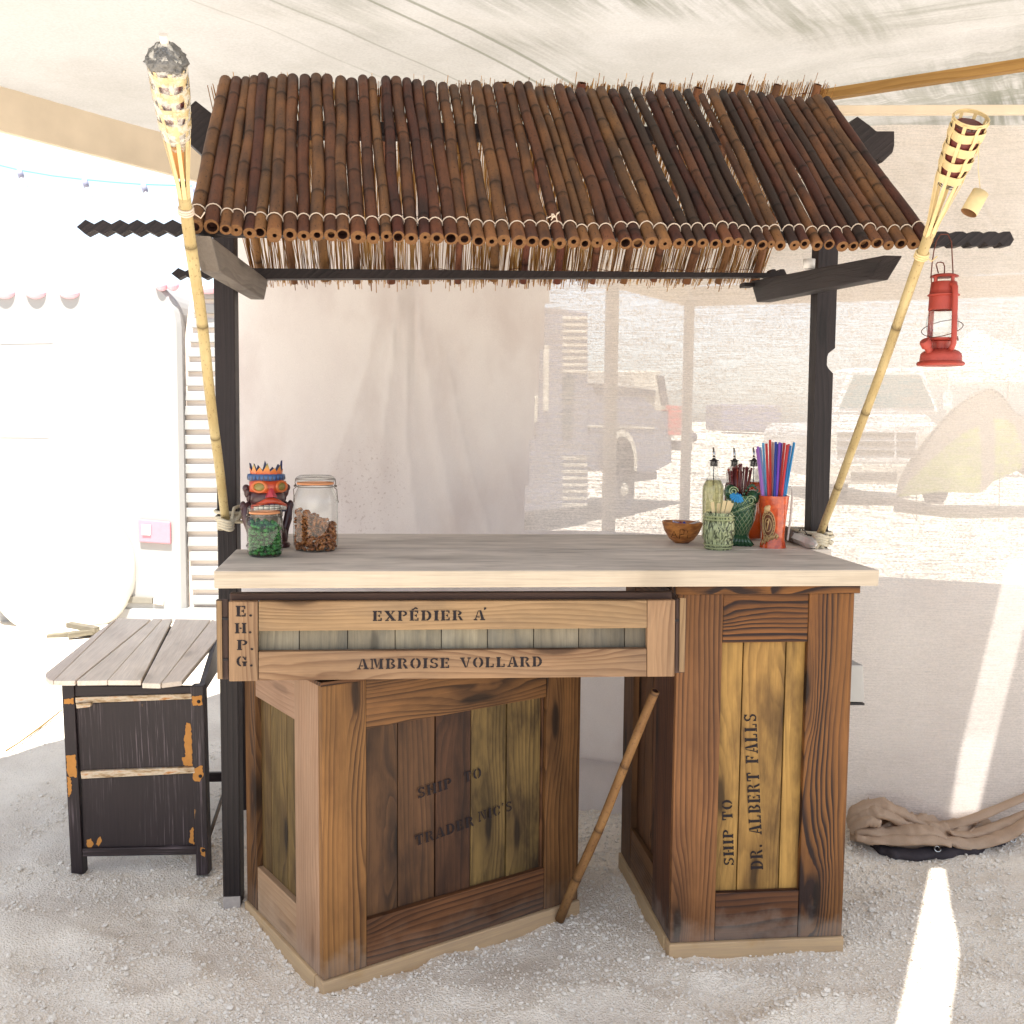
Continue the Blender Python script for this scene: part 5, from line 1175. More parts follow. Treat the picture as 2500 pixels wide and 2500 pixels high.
# orange mug and straws -----------------------------------------------------------
c, r, k = spot(1886, 1340, 66); hb = 127*k
t = thing('flared_mug', 'bright orange flared mug with a beige moulded crest, full of straws', 'mug', c)
g = G('mottled_orange_glaze'); n = g.noise(g.obj(), 40, 4); ORG = g.fin(g.mix(g.sm(n, .35, .65), S(214, 92, 42), S(176, 64, 34)), .12, .6); g.bump(n, .15, .002)
R_at = lambda z: float(np.interp(z/hb, [0, .06, .2, .5, .8, 1], [r*.98, r*.95, r*.84, r*.9, r*1.03, r*1.1]))
lathe('cup', [(0, 0)]+[(R_at(hb*f), hb*f) for f in (0, .06, .2, .35, .5, .65, .8, .93, 1)]+[(r*1.0, hb), (r*.9, hb*.6), (0, hb*.3)], ORG, t, TZ(c), 40)
BG = plain('beige_crest_glaze', S(206, 170, 118), .3, .5, 0, .25, 60, .3); BGD = plain('brown_crest_glaze', S(112, 66, 42), .3, .5)
def onm(a, z, o=.002):
    b = math.atan2(-fx.y, -fx.x)-.5+a; R = R_at(z)+o; return c+V((R*math.cos(b), R*math.sin(b), z))
bm = bmesh.new(); m0 = bm.verts.new(onm(0, hb*.45, .002)); vv = [bm.verts.new(onm(.52*math.cos(x), hb*(.45+.26*math.sin(x)), .001)) for x in np.linspace(0, 6.283, 25)[:-1]]
for j_ in range(24): bm.faces.new((m0, vv[j_], vv[(j_+1) % 24]))
mobj('crest_ground', bm, BGD, t)
bm = bmesh.new()
for sca in (.55, .42, .26): tube_bm(bm, [onm(sca*math.cos(x), hb*(.45+sca*.5*math.sin(x)), .0025) for x in np.linspace(0, 6.283, 31)], .0014, 5, False)
for i in range(20):
    x = i/20*6.283; ball_bm(bm, onm(.485*math.cos(x), hb*(.45+.24*math.sin(x)), .003), .0017, None, 1)
for x0, x1, z0, z1 in ((-.08, .1, .36, .56), (.1, -.06, .55, .4), (-.1, .06, .5, .52)): tube_bm(bm, [onm(x0, hb*z0, .003), onm(x1, hb*z1, .003)], .0022, 5)
for x, z, s in ((-.05, .76, .011), (.08, .8, .006), (-.2, .7, .006)): ball_bm(bm, onm(x, hb*z, 0), (s, s*.8, s), None, 2)
for i in range(10):
    a = -.5+i*.13; z = hb*(.06+.07*math.sin(i*1.7)**2+.012*i); tube_bm(bm, [onm(a, z, .001), onm(a+.1, z+.014, .005), onm(a+.24, z+.006, .001)], [.002, .0045, .001], 6)
mobj('crest', bm, BG, t)
SC_ = [S(150, 104, 178), S(132, 150, 200), S(110, 178, 220), S(190, 60, 60), S(212, 66, 56), S(212, 170, 160), S(48, 70, 150), S(60, 80, 160), S(112, 70, 168), S(128, 84, 190), S(206, 72, 66), S(196, 60, 64), S(58, 120, 180), S(52, 138, 190), S(170, 120, 190), S(210, 90, 80)]
tips = [(1850, 1090), (1856, 1092), (1863, 1081), (1871, 1083), (1880, 1074), (1887, 1080), (1894, 1079), (1897, 1084), (1908, 1082), (1903, 1080), (1915, 1081), (1922, 1086), (1930, 1088), (1939, 1080), (1848, 1096), (1926, 1084)]
first = None
for i, (u, v) in enumerate(tips):
    f = (u-1895)/45; b = c+sx*(f*r*.5)+fx*((i*37 % 11)/11-.5)*r*1.1+EZ*hb*.35; e = ray(u, v); tpt = CAM+e*((b-CAM).dot(fw)+.01*((i*53 % 7)/7-.5))
    bm = bmesh.new(); M = axis_m(b, tpt-b); L = (tpt-b).length; lathe_bm(bm, [(.0041, 0), (.0041, L), (.0033, L), (.0033, L-.03)], 10, None)
    g = G('straw_plastic_%d' % i); n = g.xyz(g.obj()); o = mobj('straw', bm, g.fin(SC_[i], .35, .4), None, M)
    nm = ['lilac', 'grey blue', 'pale blue', 'dull red', 'red', 'pale pink', 'navy', 'dark blue', 'violet', 'purple', 'scarlet', 'crimson', 'steel blue', 'sky blue', 'light violet', 'coral'][i]
    tag(o, nm+' plastic drinking straw standing in the orange mug', 'straw', 'straws in the orange mug')
# strap-like opener leaning behind the mug
pts = [c+sx*(r*a)+fx*.03+EZ*(hb*z) for a, z in ((1.18, .12), (1.34, .5), (1.42, .9), (1.45, 1.06), (1.36, 1.14), (1.22, 1.16))]
bm = bmesh.new(); rows = []
for p, q in zip(pts, pts[1:]+[pts[-1]+(pts[-1]-pts[-2])]):
    d = (q-p).normalized(); s = d.cross(fx).normalized(); rows.append([bm.verts.new(p+s*a+fx*b) for a, b in ((-.001, 0), (.0035, 0), (.0035, .02), (-.001, .02))])
for p, q in zip(rows, rows[1:]):
    for j_ in range(4): bm.faces.new((p[j_], q[j_], q[(j_+1) % 4], p[(j_+1) % 4]))
bm.faces.new(rows[0]); bm.faces.new(rows[-1][::-1])
tag(mobj('bent_strap', bm, plain('white_band', S(206, 200, 192), .4, .4)), 'white edged curved strip standing up behind the orange mug', 'strip')

# bottles ----------------------------------------------------------------------
def bottle(label, u, vb, wpx, liq, fill):
    c, r, k = spot(u, vb, wpx); h = (vb-1128)*k*1.0; hs = h*.80
    t = thing('pour_bottle', label, 'bottle', c, 'spouted glass bottles at the back of the counter')
    M = TZ(c); pr = [(0, .003), (r*.9, .001), (r, .008), (r, h*.62), (r*.96, h*.68), (r*.72, h*.745), (r*.46, h*.80), (r*.40, h*.84), (r*.40, h*.97), (r*.48, h*.972), (r*.48, h*.995), (r*.38, h)]
    lathe('glass_body', pr, GLASS, t, M, 32)
    zf = h*fill; ins = [(0, .006), (r*.88, .006)]+[(rr_*.95, z) for rr_, z in pr[2:9] if .01 < z < zf]; rf = float(np.interp(zf, [p[1] for p in pr], [p[0] for p in pr]))*.95; ins += [(rf, zf), (0, zf)]
    lathe('liquid', ins, liq, t, M, 28)
    lathe('pourer_collar', [(0, h*.93), (r*.34, h*.93), (r*.34, h), (r*.46, h+.001), (r*.46, h+.0025), (r*.24, h+.004), (.0035, h+.010), (0, h+.010)], BLKRUB, t, M, 20)
    sp = tube('spout', [c+EZ*(h+.012), c+EZ*(h+.022)+sx*.0, c+EZ*(h+.046)-sx*.0035], [.0052, .0046, .0028], STEEL, t, 8)
    tube('dip_tube', [c+EZ*h*.95, c+EZ*h*.68], .0016, BLKRUB, t, 5)
bottle('clear spouted bottle of pale yellow liquid, leftmost of the three bottles', 1738, 1318, 53, liquid('pale_yellow_liquid', (.80, .80, .60, 1), .35), .755)
bottle('spouted bottle of dark red liquid behind the fish mug', 1788, 1314, 46, liquid('dark_red_liquid', (.30, .07, .05, 1), .6), .72)
bottle('spouted bottle of amber liquid just left of the orange mug', 1835, 1320, 50, liquid('amber_liquid', (.62, .22, .05, 1), .6), .735)

# stone wand by the right post --------------------------------------------------
t = thing('stone_wand', 'pale faceted stone with a cord wrapped end lying on the counter by the right post', 'ornament', onct(1955, 1335))
p, q = onct(1920, 1318)+EZ*.022, onct(1985, 1342)+EZ*.018; d = (q-p)
bm = bmesh.new(); tube_bm(bm, [p+d*.15, p+d*.35, p+d*.86, p+d*1.02, p+d*1.1], [.015, .018, .02, .014, .003], 6)
for f in bm.faces: f.smooth = False
mobj('stone', bm, plain('milky_quartz', S(208, 202, 194), .25, .5, 0, .15, 40, .3), t)
bm = bmesh.new(); pts = []
for i in range(120):
    a = i/120; w_ = a*2*math.pi*9; cx = p+d*(-.12+a*.5); y = d.normalized().cross(EZ).normalized(); pts.append(cx+y*math.cos(w_)*.0195+EZ*math.sin(w_)*.0195)
tube_bm(bm, pts, .0034, 5); tube_bm(bm, [p-d*.14, p+d*.4], .018, 10); mobj('cord_wrap', bm, plain('taupe_cord', S(138, 122, 110), .9, .1, 0, .25, 200, .5), t)
tube('loose_end', [p+d*.42+EZ*.018, p+d*.55+EZ*.034, p+d*.7+EZ*.03, p+d*.8+EZ*.02], .0018, BLKRUB, t, 5)
# small white cup on the right arm
cc_ = at(1975, 656, 3.12); t = None
bm = bmesh.new(); lathe_bm(bm, [(0, 0), (.017, 0), (.0178, .028), (.0165, .028), (.016, .004), (0, .004)], 24); o = mobj('white_cup', bm, WHITE, None, TZ(cc_)); tag(o, 'small plain white cup standing on the dark right arm of the bar roof', 'cup')

# ------------------------------------------------------------------ torches
def torch(label, base_px, base_d, eave_px, eave_d, px, wrapped):
    P0, P1 = at(*base_px, base_d), at(*eave_px, eave_d); d = (P1-P0).normalized()
    def tv(v):   # distance along the torch where it reaches picture height v
        lo, hi = -.3, 3.0
        for _ in range(40):
            m_ = (lo+hi)/2; w_ = P0+d*m_-CAM; y = 1250-F_PX*w_.dot(up)/w_.dot(fw)
            lo, hi = (m_, hi) if y > v else (lo, m_)
        return lo
    T = {k: tv(v) for k, v in px.items() if k != 'nodes'}
    t = thing('bamboo_torch', label, 'torch', P0, 'bamboo torches tied to the bar')
    nodes = []; z = .06
    L = T['split']
    bamboo('pole', P0-d*.03, P0+d*(L+.02), .0125, .0135, t, BAMY, 5 if wrapped else 6, nodes=[max(.02, tv(v)+.03) for v in NODES[wrapped]], hollow=.7, n=16, wob=.002)
    M = axis_m(P0, d); M3 = M.to_3x3(); X, Y = M3 @ V((1, 0, 0)), M3 @ V((0, 1, 0))
    rb, rt_ = .034, .047; kb = (P0+d*T['bb']-CAM).dot(fw)/F_PX
    rb, rt_ = px_r[wrapped][0]*kb, px_r[wrapped][1]*kb
    nst = 8; rad = lambda z: float(np.interp(z, [L-.01, L+.03, T['bb'], (T['bb']+T['bt'])*.5, T['bt'], T['bt']+.03], [.0115, .0135, rb, (rb+rt_)*.52, rt_, rt_*.98]))
    for i in range(nst):
        a = 2*math.pi*i/nst+.2; e = X*math.cos(a)+Y*math.sin(a); s = X*-math.sin(a)+Y*math.cos(a); bm = bmesh.new(); rows = []
        zs = np.concatenate([[L-.01], np.linspace(L+.03, T['bb'], 5), np.linspace(T['bb'], T['bt']+(.012 if not wrapped else 0), 9)[1:]])
        for kz, z in enumerate(zs):
            R = rad(z)+(.0018*(1 if kz % 2 else -1) if z > T['bb'] else 0); w_ = .0042 if z < T['bb'] else .0038; c = P0+d*z+e*R
            rows.append([bm.verts.new(c+s*w_), bm.verts.new(c+s*w_+e*.002), bm.verts.new(c-s*w_+e*.002), bm.verts.new(c-s*w_)])
        for p, q in zip(rows, rows[1:]):
            for j_ in range(4): bm.faces.new((p[j_], q[j_], q[(j_+1) % 4], p[(j_+1) % 4]))
        bm.faces.new(rows[0]); bm.faces.new(rows[-1][::-1]); mobj('split_strip', bm, STRIP, t)
    hb_ = (T['bt']-T['bb']); nb = 4
    for i in range(nb):
        z0 = T['bb']+hb_*(i*.262+.0); bh = hb_*.15; bm = bmesh.new(); rows = []
        for j_ in range(33):
            a = 2*math.pi*j_/32; wv = .0022*math.cos(a*4+i*math.pi); e = X*math.cos(a+.2)+Y*math.sin(a+.2)
            rows.append([bm.verts.new(P0+d*z+e*(rad(z)+wv+o)) for z, o in ((z0, 0), (z0+bh, 0), (z0+bh, .0014), (z0, .0014))])
        for p, q in zip(rows, rows[1:]):
            for k_ in range(4): bm.faces.new((p[k_], q[k_], q[(k_+1) % 4], p[(k_+1) % 4]))
        mobj('woven_band', bm, STRIP, t)
    can = [(0, T['bb']+.012), (rb*.86, T['bb']+.01), (rad(T['bb']+hb_*.5)*.86, T['bb']+hb_*.5), (rt_*.86, T['bt']-hb_*.12), (rt_*.86, T['bt']-.004)]
    if wrapped:
        lathe('canister', can+[(rt_*.5, T['bt']), (0, T['bt']+.004)], TINRED, t, M, 28)
        bm = bmesh.new(); ht = T['cap']-T['bt']
        cp_ = [(1.02, -.1), (1.13, .1), (1.08, .3), (.96, .5), (.82, .68), (.64, .84), (.45, .95), (.26, 1.0)]
        lathe_bm(bm, [(rt_*float(np.interp(z_, [c[1] for c in cp_], [c[0] for c in cp_])), T['bt']+ht*z_) for z_ in np.linspace(-.1, 1, 22)], 72)
        for v_ in bm.verts:
            q = v_.co; f = 1+.20*(float(vnoise(math.atan2(q.y, q.x)*4+19, q.z*110, 61, 4))-.5)*2; v_.co = V((q.x*f, q.y*f, q.z+.006*(float(vnoise(q.x*300, q.y*300, 62, 2))-.5)))
        mobj('crumpled_cap', bm, FILM_DK, t, M)
        tube('wick', [P0+d*(T['cap']-.006), P0+d*(T['tip'])], .0085, WICK, t, 12)
        lathe('film', [(rb*.5, T['bb']-.05), (rb*1.0, T['bb']-.02), (rb*1.1, T['bb']), (rt_*1.06, T['bb']+hb_*.5), (rt_*1.1, T['bt']), (rt_*.9, T['bt']+ht*.6), (rt_*.3, T['cap']+.004)], FILM, t, M, 36)
        lathe('oil_cup', [(0, T['bb']-.02), (rb*.7, T['bb']-.02), (rb*.84, T['bb']+.012), (0, T['bb']+.012)], WHITE, t, M, 24)
        board('paper_tag', [P0+d*(T['bb']-.045)+X*.012, P0+d*(T['bb']-.045)-X*.016, P0+d*(T['bb']-.12)-X*.010, P0+d*(T['bb']-.12)+X*.006], .002, plain('kraft_tag', S(206, 150, 92), .8, .1), t, 'v', .0005)
    else:
        lathe('canister', can+[(rt_*.78, T['bt']-.006), (rt_*.3, T['bt']-.016), (0, T['bt']-.016)], TINRED, t, M, 28)
        lathe('cap', [(0, T['bt']+.0), (rt_*.5, T['bt']+.002), (rt_*.62, T['bt']-.004), (rt_*.7, T['bt']-.014)], GLASS, t, M, 24)
        bm = bmesh.new()
        for j_ in range(3): tube_bm(bm, [P0+d*(T['bt']+.008+.003*j_)+(X*math.cos(a)+Y*math.sin(a))*(rt_*1.0) for a in np.linspace(j_, 6.2832+j_, 25)], .0018, 5, False)
        mobj('rim_binding', bm, STRIP, t)
        bm = bmesh.new()
        for j_ in range(5): tube_bm(bm, [P0+d*(T['bb']-.004*j_)+(X*math.cos(a)+Y*math.sin(a))*(rb*.7+.003*math.sin(a*3+j_)) for a in np.linspace(j_, 5.5+j_, 20)], .0011, 4)
        mobj('wire_nest', bm, DKSTEEL, t)
    # bindings: at the split, at the eave and at the post
    bm = bmesh.new(); tb = T['tie']
    for j_ in range(3): tube_bm(bm, [P0+d*(tb+.006*j_)+(X*math.cos(a)+Y*math.sin(a))*.0152 for a in np.linspace(0, 6.2832, 21)], .003, 6, False)
    tube_bm(bm, [P0+d*tb+X*.016, P0+d*(tb-.012)+X*.03, P0+d*(tb+.004)+X*.04], .0018, 5); mobj('tie', bm, STRIP if not wrapped else CORD, t)
    return t, P0, d, T, X, Y
px_r = {True: (34, 42), False: (32, 40)}
NODES = {True: (1068, 794, 600), False: (1188, 1006, 799)}
tL = torch('plastic wrapped bamboo torch leaning at the left post, its dark cap crumpled', (551, 1267), VP-.08, (455, 520), VE-.10, dict(split=470, bb=312, bt=158, cap=108, tip=84, tie=520, nodes=()), True)
tR = torch('open topped bamboo torch leaning at the right post with a cap dangling from it', (2004, 1300), VP-.09, (2262, 590), VE-.10, dict(split=566, bb=436, bt=302, cap=270, tip=270, tie=628, nodes=()), False)
# snuffer cap on its string
t, P0, d, T, X, Y = tR
hp = P0+d*T['bt']; dist = hp.dot(EV)-.01
a_, b_ = at(2394, 470, dist), at(2365, 520, dist); r = 27*dist/F_PX*.5*1.7
bm = bmesh.new(); M = axis_m(a_, b_-a_); L = (b_-a_).length; r = 21*dist/F_PX
lathe_bm(bm, [(0, 0), (r, 0), (r*1.02, L*.5), (r, L)], 24); lathe_bm(bm, [(r, L), (r*.82, L), (r*.8, L*.3), (0, L*.28)], 24, None, 1); mobj('snuffer_cap', bm, [STRIP, CUT], t, M)
tube('snuffer_string', [at(2392, 310, dist), at(2390, 360, dist), at(2388, 412, dist), a_], .0009, STRIP, t, 4)
# rope lashings
def lash(p, dz, rx, ry, parent, n, name='rope_lashing'):
    bm = bmesh.new(); pts = []
    for i in range(n*20+1):
        a = i/20*2*math.pi; k = 1+.05*math.sin(i*.37)
        cx = abs(math.cos(a))**.55*math.copysign(1, math.cos(a)); sy = abs(math.sin(a))**.55*math.copysign(1, math.sin(a))
        pts.append(p+EU*cx*rx*k+EV*sy*ry*k+EZ*(dz*(i/(n*20)-.5)+.006*math.sin(i*.21)))
    tube_bm(bm, pts, .0052, 7); return mobj(name, bm, ROPE, parent)
p = at(566, 1262, VP-.012); lash(p+EV*.04, .035, .048, .075, tL[0], 4)
bm = bmesh.new(); p = at(551, 1275, VP-.10)
for j_ in range(4): tube_bm(bm, [p+EZ*(.008*j_-.018+.004*math.sin(a*2))+(EU*math.cos(a)+EV*math.sin(a))*.021 for a in np.linspace(0, 6.2832, 25)], .0050, 7, False)
tube_bm(bm, [p+EU*.02, at(585, 1262, VP-.07), at(592, 1240, VP-.02)], .0055, 7); tube_bm(bm, [p+EU*.018+EZ*.01, at(572, 1240, VP-.05), at(588, 1235, VP-.01)], .005, 7); mobj('rope_lashing', bm, ROPE, tL[0])
p = at(1994, 1312, VP-.012); lash(p+EV*.05, .04, .055, .08, tR[0], 4)
bm = bmesh.new(); p = at(2003, 1312, VP-.11)
for j_ in range(4): tube_bm(bm, [p+EZ*(.009*j_-.02+.004*math.sin(a*2))+(EU*math.cos(a)+EV*math.sin(a))*.022 for a in np.linspace(0, 6.2832, 25)], .0055, 7, False)
for q0_, q1_ in (((2003, 1320), (1990, 1345)), ((2000, 1325), (2016, 1348)), ((2020, 1312), (2030, 1330))): tube_bm(bm, [at(*q0_, VP-.12), at(*q1_, VP-.13)], .0055, 7)
mobj('rope_lashing', bm, ROPE, tR[0])

# ------------------------------------------------------------------ red lantern
DL = VE+.015
lk = DL/math.cos(PSI)/F_PX*1.05
def lz(v): return at(2297, v, DL).z
lc = at(2296, 893, DL); k = (lc-CAM).dot(fw)/F_PX
lan = thing('hurricane_lantern', 'dusty red hurricane lantern hanging from the notched beam end at the right', 'lantern', lc)
LMx = Matrix.Translation(V((lc.x, lc.y, 0)))
def lt(name, prof, mat, seg=36): return lathe(name, [(r*k, lz(v)) for r, v in prof], mat, lan, LMx, seg)
lt('tank', [(0, 892), (53, 893), (56, 889), (54, 884), (49, 882), (48, 870), (47, 864), (41, 858), (30, 853), (22, 851), (0, 851)], RED)
lt('burner', [(0, 851), (21, 851), (20, 840), (23, 834), (20, 832), (0, 832)], RED)
lt('globe_plate', [(0, 832), (30, 832), (37, 829), (37, 826), (30, 825), (0, 826)], RED)
lt('globe', [(27, 826), (33, 815), (37.5, 798), (37, 782), (33, 768), (29, 757)], GLASS, 40)
lt('chimney', [(27, 757), (34, 757), (33.5, 748), (33, 730), (32.5, 724), (37, 722), (37.5, 720), (33, 717), (31.5, 708), (30, 690), (28, 688), (0, 689)], RED)
bm = bmesh.new(); lathe_bm(bm, [(0, lz(669)), (24*k, lz(669.5)), (32*k, lz(673)), (33*k, lz(676)), (28*k, lz(677)), (0, lz(676))], 36)
for a in np.linspace(.4, 6.68, 5)[:-1]: tube_bm(bm, [(27*k*math.cos(a), 27*k*math.sin(a), lz(690)), (27*k*math.cos(a), 27*k*math.sin(a), lz(675))], 4.2*k, 6)
sharp(mobj('vent_cap', bm, RED, lan, LMx), 50)
for s, az in ((1, math.radians(-76)), (-1, math.radians(104))):
    ux, uy = math.cos(az), math.sin(az); q = lambda r, v: (lc.x+ux*r*k, lc.y+uy*r*k, lz(v))
    tube('air_tube', [q(24, 698), q(36, 697), q(42, 704), q(44, 725), q(46, 790), q(47, 830), q(46, 842), q(40, 852), q(30, 857)], [7*k, 7.2*k, 7.2*k]+[6.6*k]*6, RED, lan, 12)
tube('bail', [at(2274, 690, DL-.0), at(2273, 672, DL), at(2276, 640, DL), at(2280, 612, DL), at(2286, 588, DL), at(2296, 572, DL+.01), at(2314, 572, DL+.01), at(2323, 590, DL), at(2325, 630, DL), at(2327, 672, DL), at(2329, 684, DL), at(2335, 694, DL-.01), at(2332, 703, DL-.01)], .0016, WIRE, lan, 7)
tube('lift_ring', [at(u, v, DL) for u, v in ((2291, 667), (2288, 655), (2285.5, 646), (2289, 641), (2296, 640), (2303, 642), (2306, 650), (2306, 660), (2305.5, 667))], .0016, WIRE, lan, 6)
bm = bmesh.new()
for s in (-1, 1):
    pts = []
    for a in np.linspace(0, math.pi, 20):
        aa = a*1.0; R = 52*k*(.62+.38*math.sin(aa)**.5); pts.append((lc.x+s*R*math.cos(aa-.3)*.98, lc.y+(-1)*R*math.sin(aa-.3)*s*.9, lz(802-24*s*math.cos(aa+.5))))
    tube_bm(bm, pts, .0011, 5)
mobj('wire_guard', bm, WIRE, lan)
fp = at(2262, 842, DL-.02); M = axis_m(fp, (-.55, -.3, .75)); bm = bmesh.new(); lathe_bm(bm, [(0, -.022), (9*k, -.022), (9*k, -.006), (13*k, -.004), (13*k, .010), (11*k, .014), (0, .014)], 20); sharp(mobj('filler_cap', bm, RED, lan, M), 45)
tube('wick_knob', [at(2326, 824, DL-.03), at(2338, 822, DL-.035), at(2339, 832, DL-.035)], .0018, WIRE, lan, 6)

# ------------------------------------------------------------------ stool / side table
sl_, sr_ = gnd(192, 2148), gnd(495, 2140)
st = thing('side_table', 'old side table with bleached split plank top and peeling black painted sides', 'table', (sl_+sr_)/2+V((0, .3, 0)))
SY = (sl_.y+sr_.y)/2
def sy(u, v, o=0): return aty(u, v, SY+o)
zt_ = sy(290, 1668).z
def sb(name, a, b, c, d, mat, grain, t=.03, o=0, bev=.003): return board(name, [sy(*a, o), sy(*b, o), sy(*c, o), sy(*d, o)], t, mat, st, grain, bev)
sb('leg', (150, 1672), (180, 1674), (203, 2146), (174, 2148), PEEL, 'v', .045)
sb('leg', (464, 1676), (496, 1674), (509, 2136), (479, 2138), PEEL, 'v', .045)
# rear legs, mostly hidden
for dx in (0, 1):
    a = sl_ if dx == 0 else sr_; x = a.x+(.05 if dx == 0 else -.02); y = SY+.62
    board('leg', [V((x-.02, y, zt_)), V((x+.02, y, zt_)), V((x+.02, y, -.02)), V((x-.02, y, -.02))], .04, PEEL, st, 'v', .003)
sb('apron', (182, 1674), (466, 1676), (467, 1700), (182, 1702), PEEL, 'h', .02, .006)
sb('rail', (183, 1703), (467, 1694), (468, 1707), (184, 1718), WORN, 'h', .025, -.002)
sb('panel', (184, 1718), (468, 1706), (474, 1874), (196, 1886), PEEL, 'v', .012, .012, .002)
sb('rail', (196, 1884), (474, 1873), (476, 1888), (198, 1902), WORN, 'h', .025, -.002)
sb('panel', (198, 1902), (475, 1888), (477, 2070), (204, 2075), PEEL, 'v', .012, .012, .002)
sb('stretcher', (200, 2072), (478, 2066), (479, 2087), (202, 2092), PEEL, 'h', .025, 0)
sb('peg', (185, 1719), (222, 1716), (220, 1726), (187, 1730), WORN, 'h', .02, -.018, .001)
for u, v in ((485, 1713), (489, 1895), (496, 2076)):
    bm = bmesh.new(); lathe_bm(bm, [(0, .001), (.006, .001), (.0062, 0)], 14); mobj('screw_hole', bm, BLKRUB, st, axis_m(sy(u, v, -.002), (0, -1, 0)))
# bare patches where the paint has flaked off
BARE = plain('bare_orange_wood', S(196, 136, 70), .7, .2, 0, .22, 40, .3)
def flake(pts, o=-.0012):
    fr_ = random.Random(int(pts[0][0]*7+pts[0][1])); P2 = []
    for (u0_, v0_), (u1_, v1_) in zip(pts, pts[1:]+pts[:1]):
        n_ = max(2, int(math.hypot(u1_-u0_, v1_-v0_)/4))
        for i in range(n_): P2.append((u0_+(u1_-u0_)*i/n_+fr_.uniform(-1.6, 1.6), v0_+(v1_-v0_)*i/n_+fr_.uniform(-1.6, 1.6)))
    bm = bmesh.new(); vs = [bm.verts.new(sy(u, v, o)) for u, v in P2]; bm.faces.new(vs); return mobj('bare_patch', bm, BARE, st)
flake([(162, 1845), (184, 1841), (187, 1898), (170, 1896), (163, 1885)]); flake([(164, 1897), (172, 1899), (176, 1920), (170, 1945), (166, 1942)])
flake([(155, 1706), (179, 1705), (180, 1718), (156, 1719)]); flake([(468, 1700), (492, 1698), (494, 1722), (470, 1722)]); flake([(472, 1878), (494, 1868), (497, 1892), (488, 1908), (472, 1906)])
flake([(455, 1764), (463, 1768), (468, 1790), (470, 1872), (448, 1868), (444, 1850), (452, 1848), (450, 1800)], .0108); flake([(489, 2070), (500, 2070), (501, 2092), (492, 2090)])
flake([(212, 2052), (222, 2046), (228, 2060), (224, 2070), (212, 2068)], .0108); flake([(236, 2050), (246, 2042), (250, 2052), (240, 2066), (234, 2062)], .0108); flake([(464, 2030), (472, 2018), (474, 2062), (462, 2056)], .0108)
# top planks, warped with open splits
zt2 = zt_+.012
ft = [(110, 1650), (128, 1664), (182, 1664), (345, 1662), (393, 1667), (444, 1663)]
def tb(u, v): return gnd(u, v, zt2+.014)
F_ = [tb(112, 1652), tb(184, 1660), tb(318, 1659), tb(346, 1660), tb(392, 1664), tb(446, 1660)]
Bk = [tb(289, 1508), tb(367, 1511), tb(370, 1511), tb(421, 1510), tb(424, 1510), tb(513, 1510), tb(516, 1510), tb(556, 1524)]
pl = [((112, 1652), (181, 1661), (368, 1513), (289, 1508)), ((184, 1661), (344, 1660), (421, 1511), (371, 1512)), ((186, 1661), (345, 1662), (420, 1511), (373, 1511))]
def tplank(fl, fr, br_, bl_, warp):
    q = [tb(*bl_), tb(*br_), tb(*fr), tb(*fl)]; q = [p+EZ*w_ for p, w_ in zip(q, warp)]
    return board('top_plank', q, .017, W_STOOL, st, 'v', .003, -EZ*.017)
tplank((131, 1662), (183, 1662), (368, 1512), (289, 1509), (0, 0, 0, 0))
tplank((188, 1662), (262, 1661), (396, 1512), (374, 1512), (.002, .002, 0, 0))
tplank((263, 1661), (344, 1661), (421, 1512), (397, 1512), (0, .003, 0, 0))
tplank((347, 1668), (392, 1669), (514, 1512), (428, 1512), (.001, -.002, 0, 0))
tplank((394, 1668), (444, 1662), (556, 1526), (518, 1512), (0, -.004, 0, 0))
q = [tb(u, v)-EZ*.019 for u, v in ((300, 1516), (540, 1520), (440, 1652), (150, 1652))]
board('top_frame', q, .012, PEEL, st, 'v', .002, -EZ*.012)  # dark sheet added under the planks so the open splits look shaded
# rounded left end
q = [tb(u, v) for u, v in ((284, 1510), (130, 1662), (118, 1659), (110, 1651), (112, 1642), (150, 1612), (240, 1540))]
prism('top_plank', q, -EZ*.017, W_STOOL, st, .002)
prism('side_apron', [aty(497, 1676, SY+.0), aty(531, 1560, SY+.62), aty(531, 1640, SY+.62), aty(497, 1694, SY+.01)], V((-.018, .004, 0)), PEEL, st)
board('cross_bar', [aty(470, 1888, SY+.45), aty(545, 1887, SY+.45), aty(545, 1909, SY+.45), aty(470, 1910, SY+.45)], .02, PEEL, st, 'h', .002)
tube('brace', [aty(508, 2050, SY+.05), aty(548, 1930, SY+.4), aty(570, 1880, SY+.55)], .007, DKSTEEL, st, 8)

# ------------------------------------------------------------------ loose bamboo between the crates
a, b = gnd(1366, 2250)+EZ*.005, at(1600, 1686, 2.90)
o = bamboo('bamboo_stick', a, b, .0145, .0125, None, BAMS, 77, nodes=[.17, .36, .60, .86], hollow=.7, n=16, wob=.003)
tag(o, 'loose tan bamboo stick leaning between the two tall crates', 'bamboo stick')

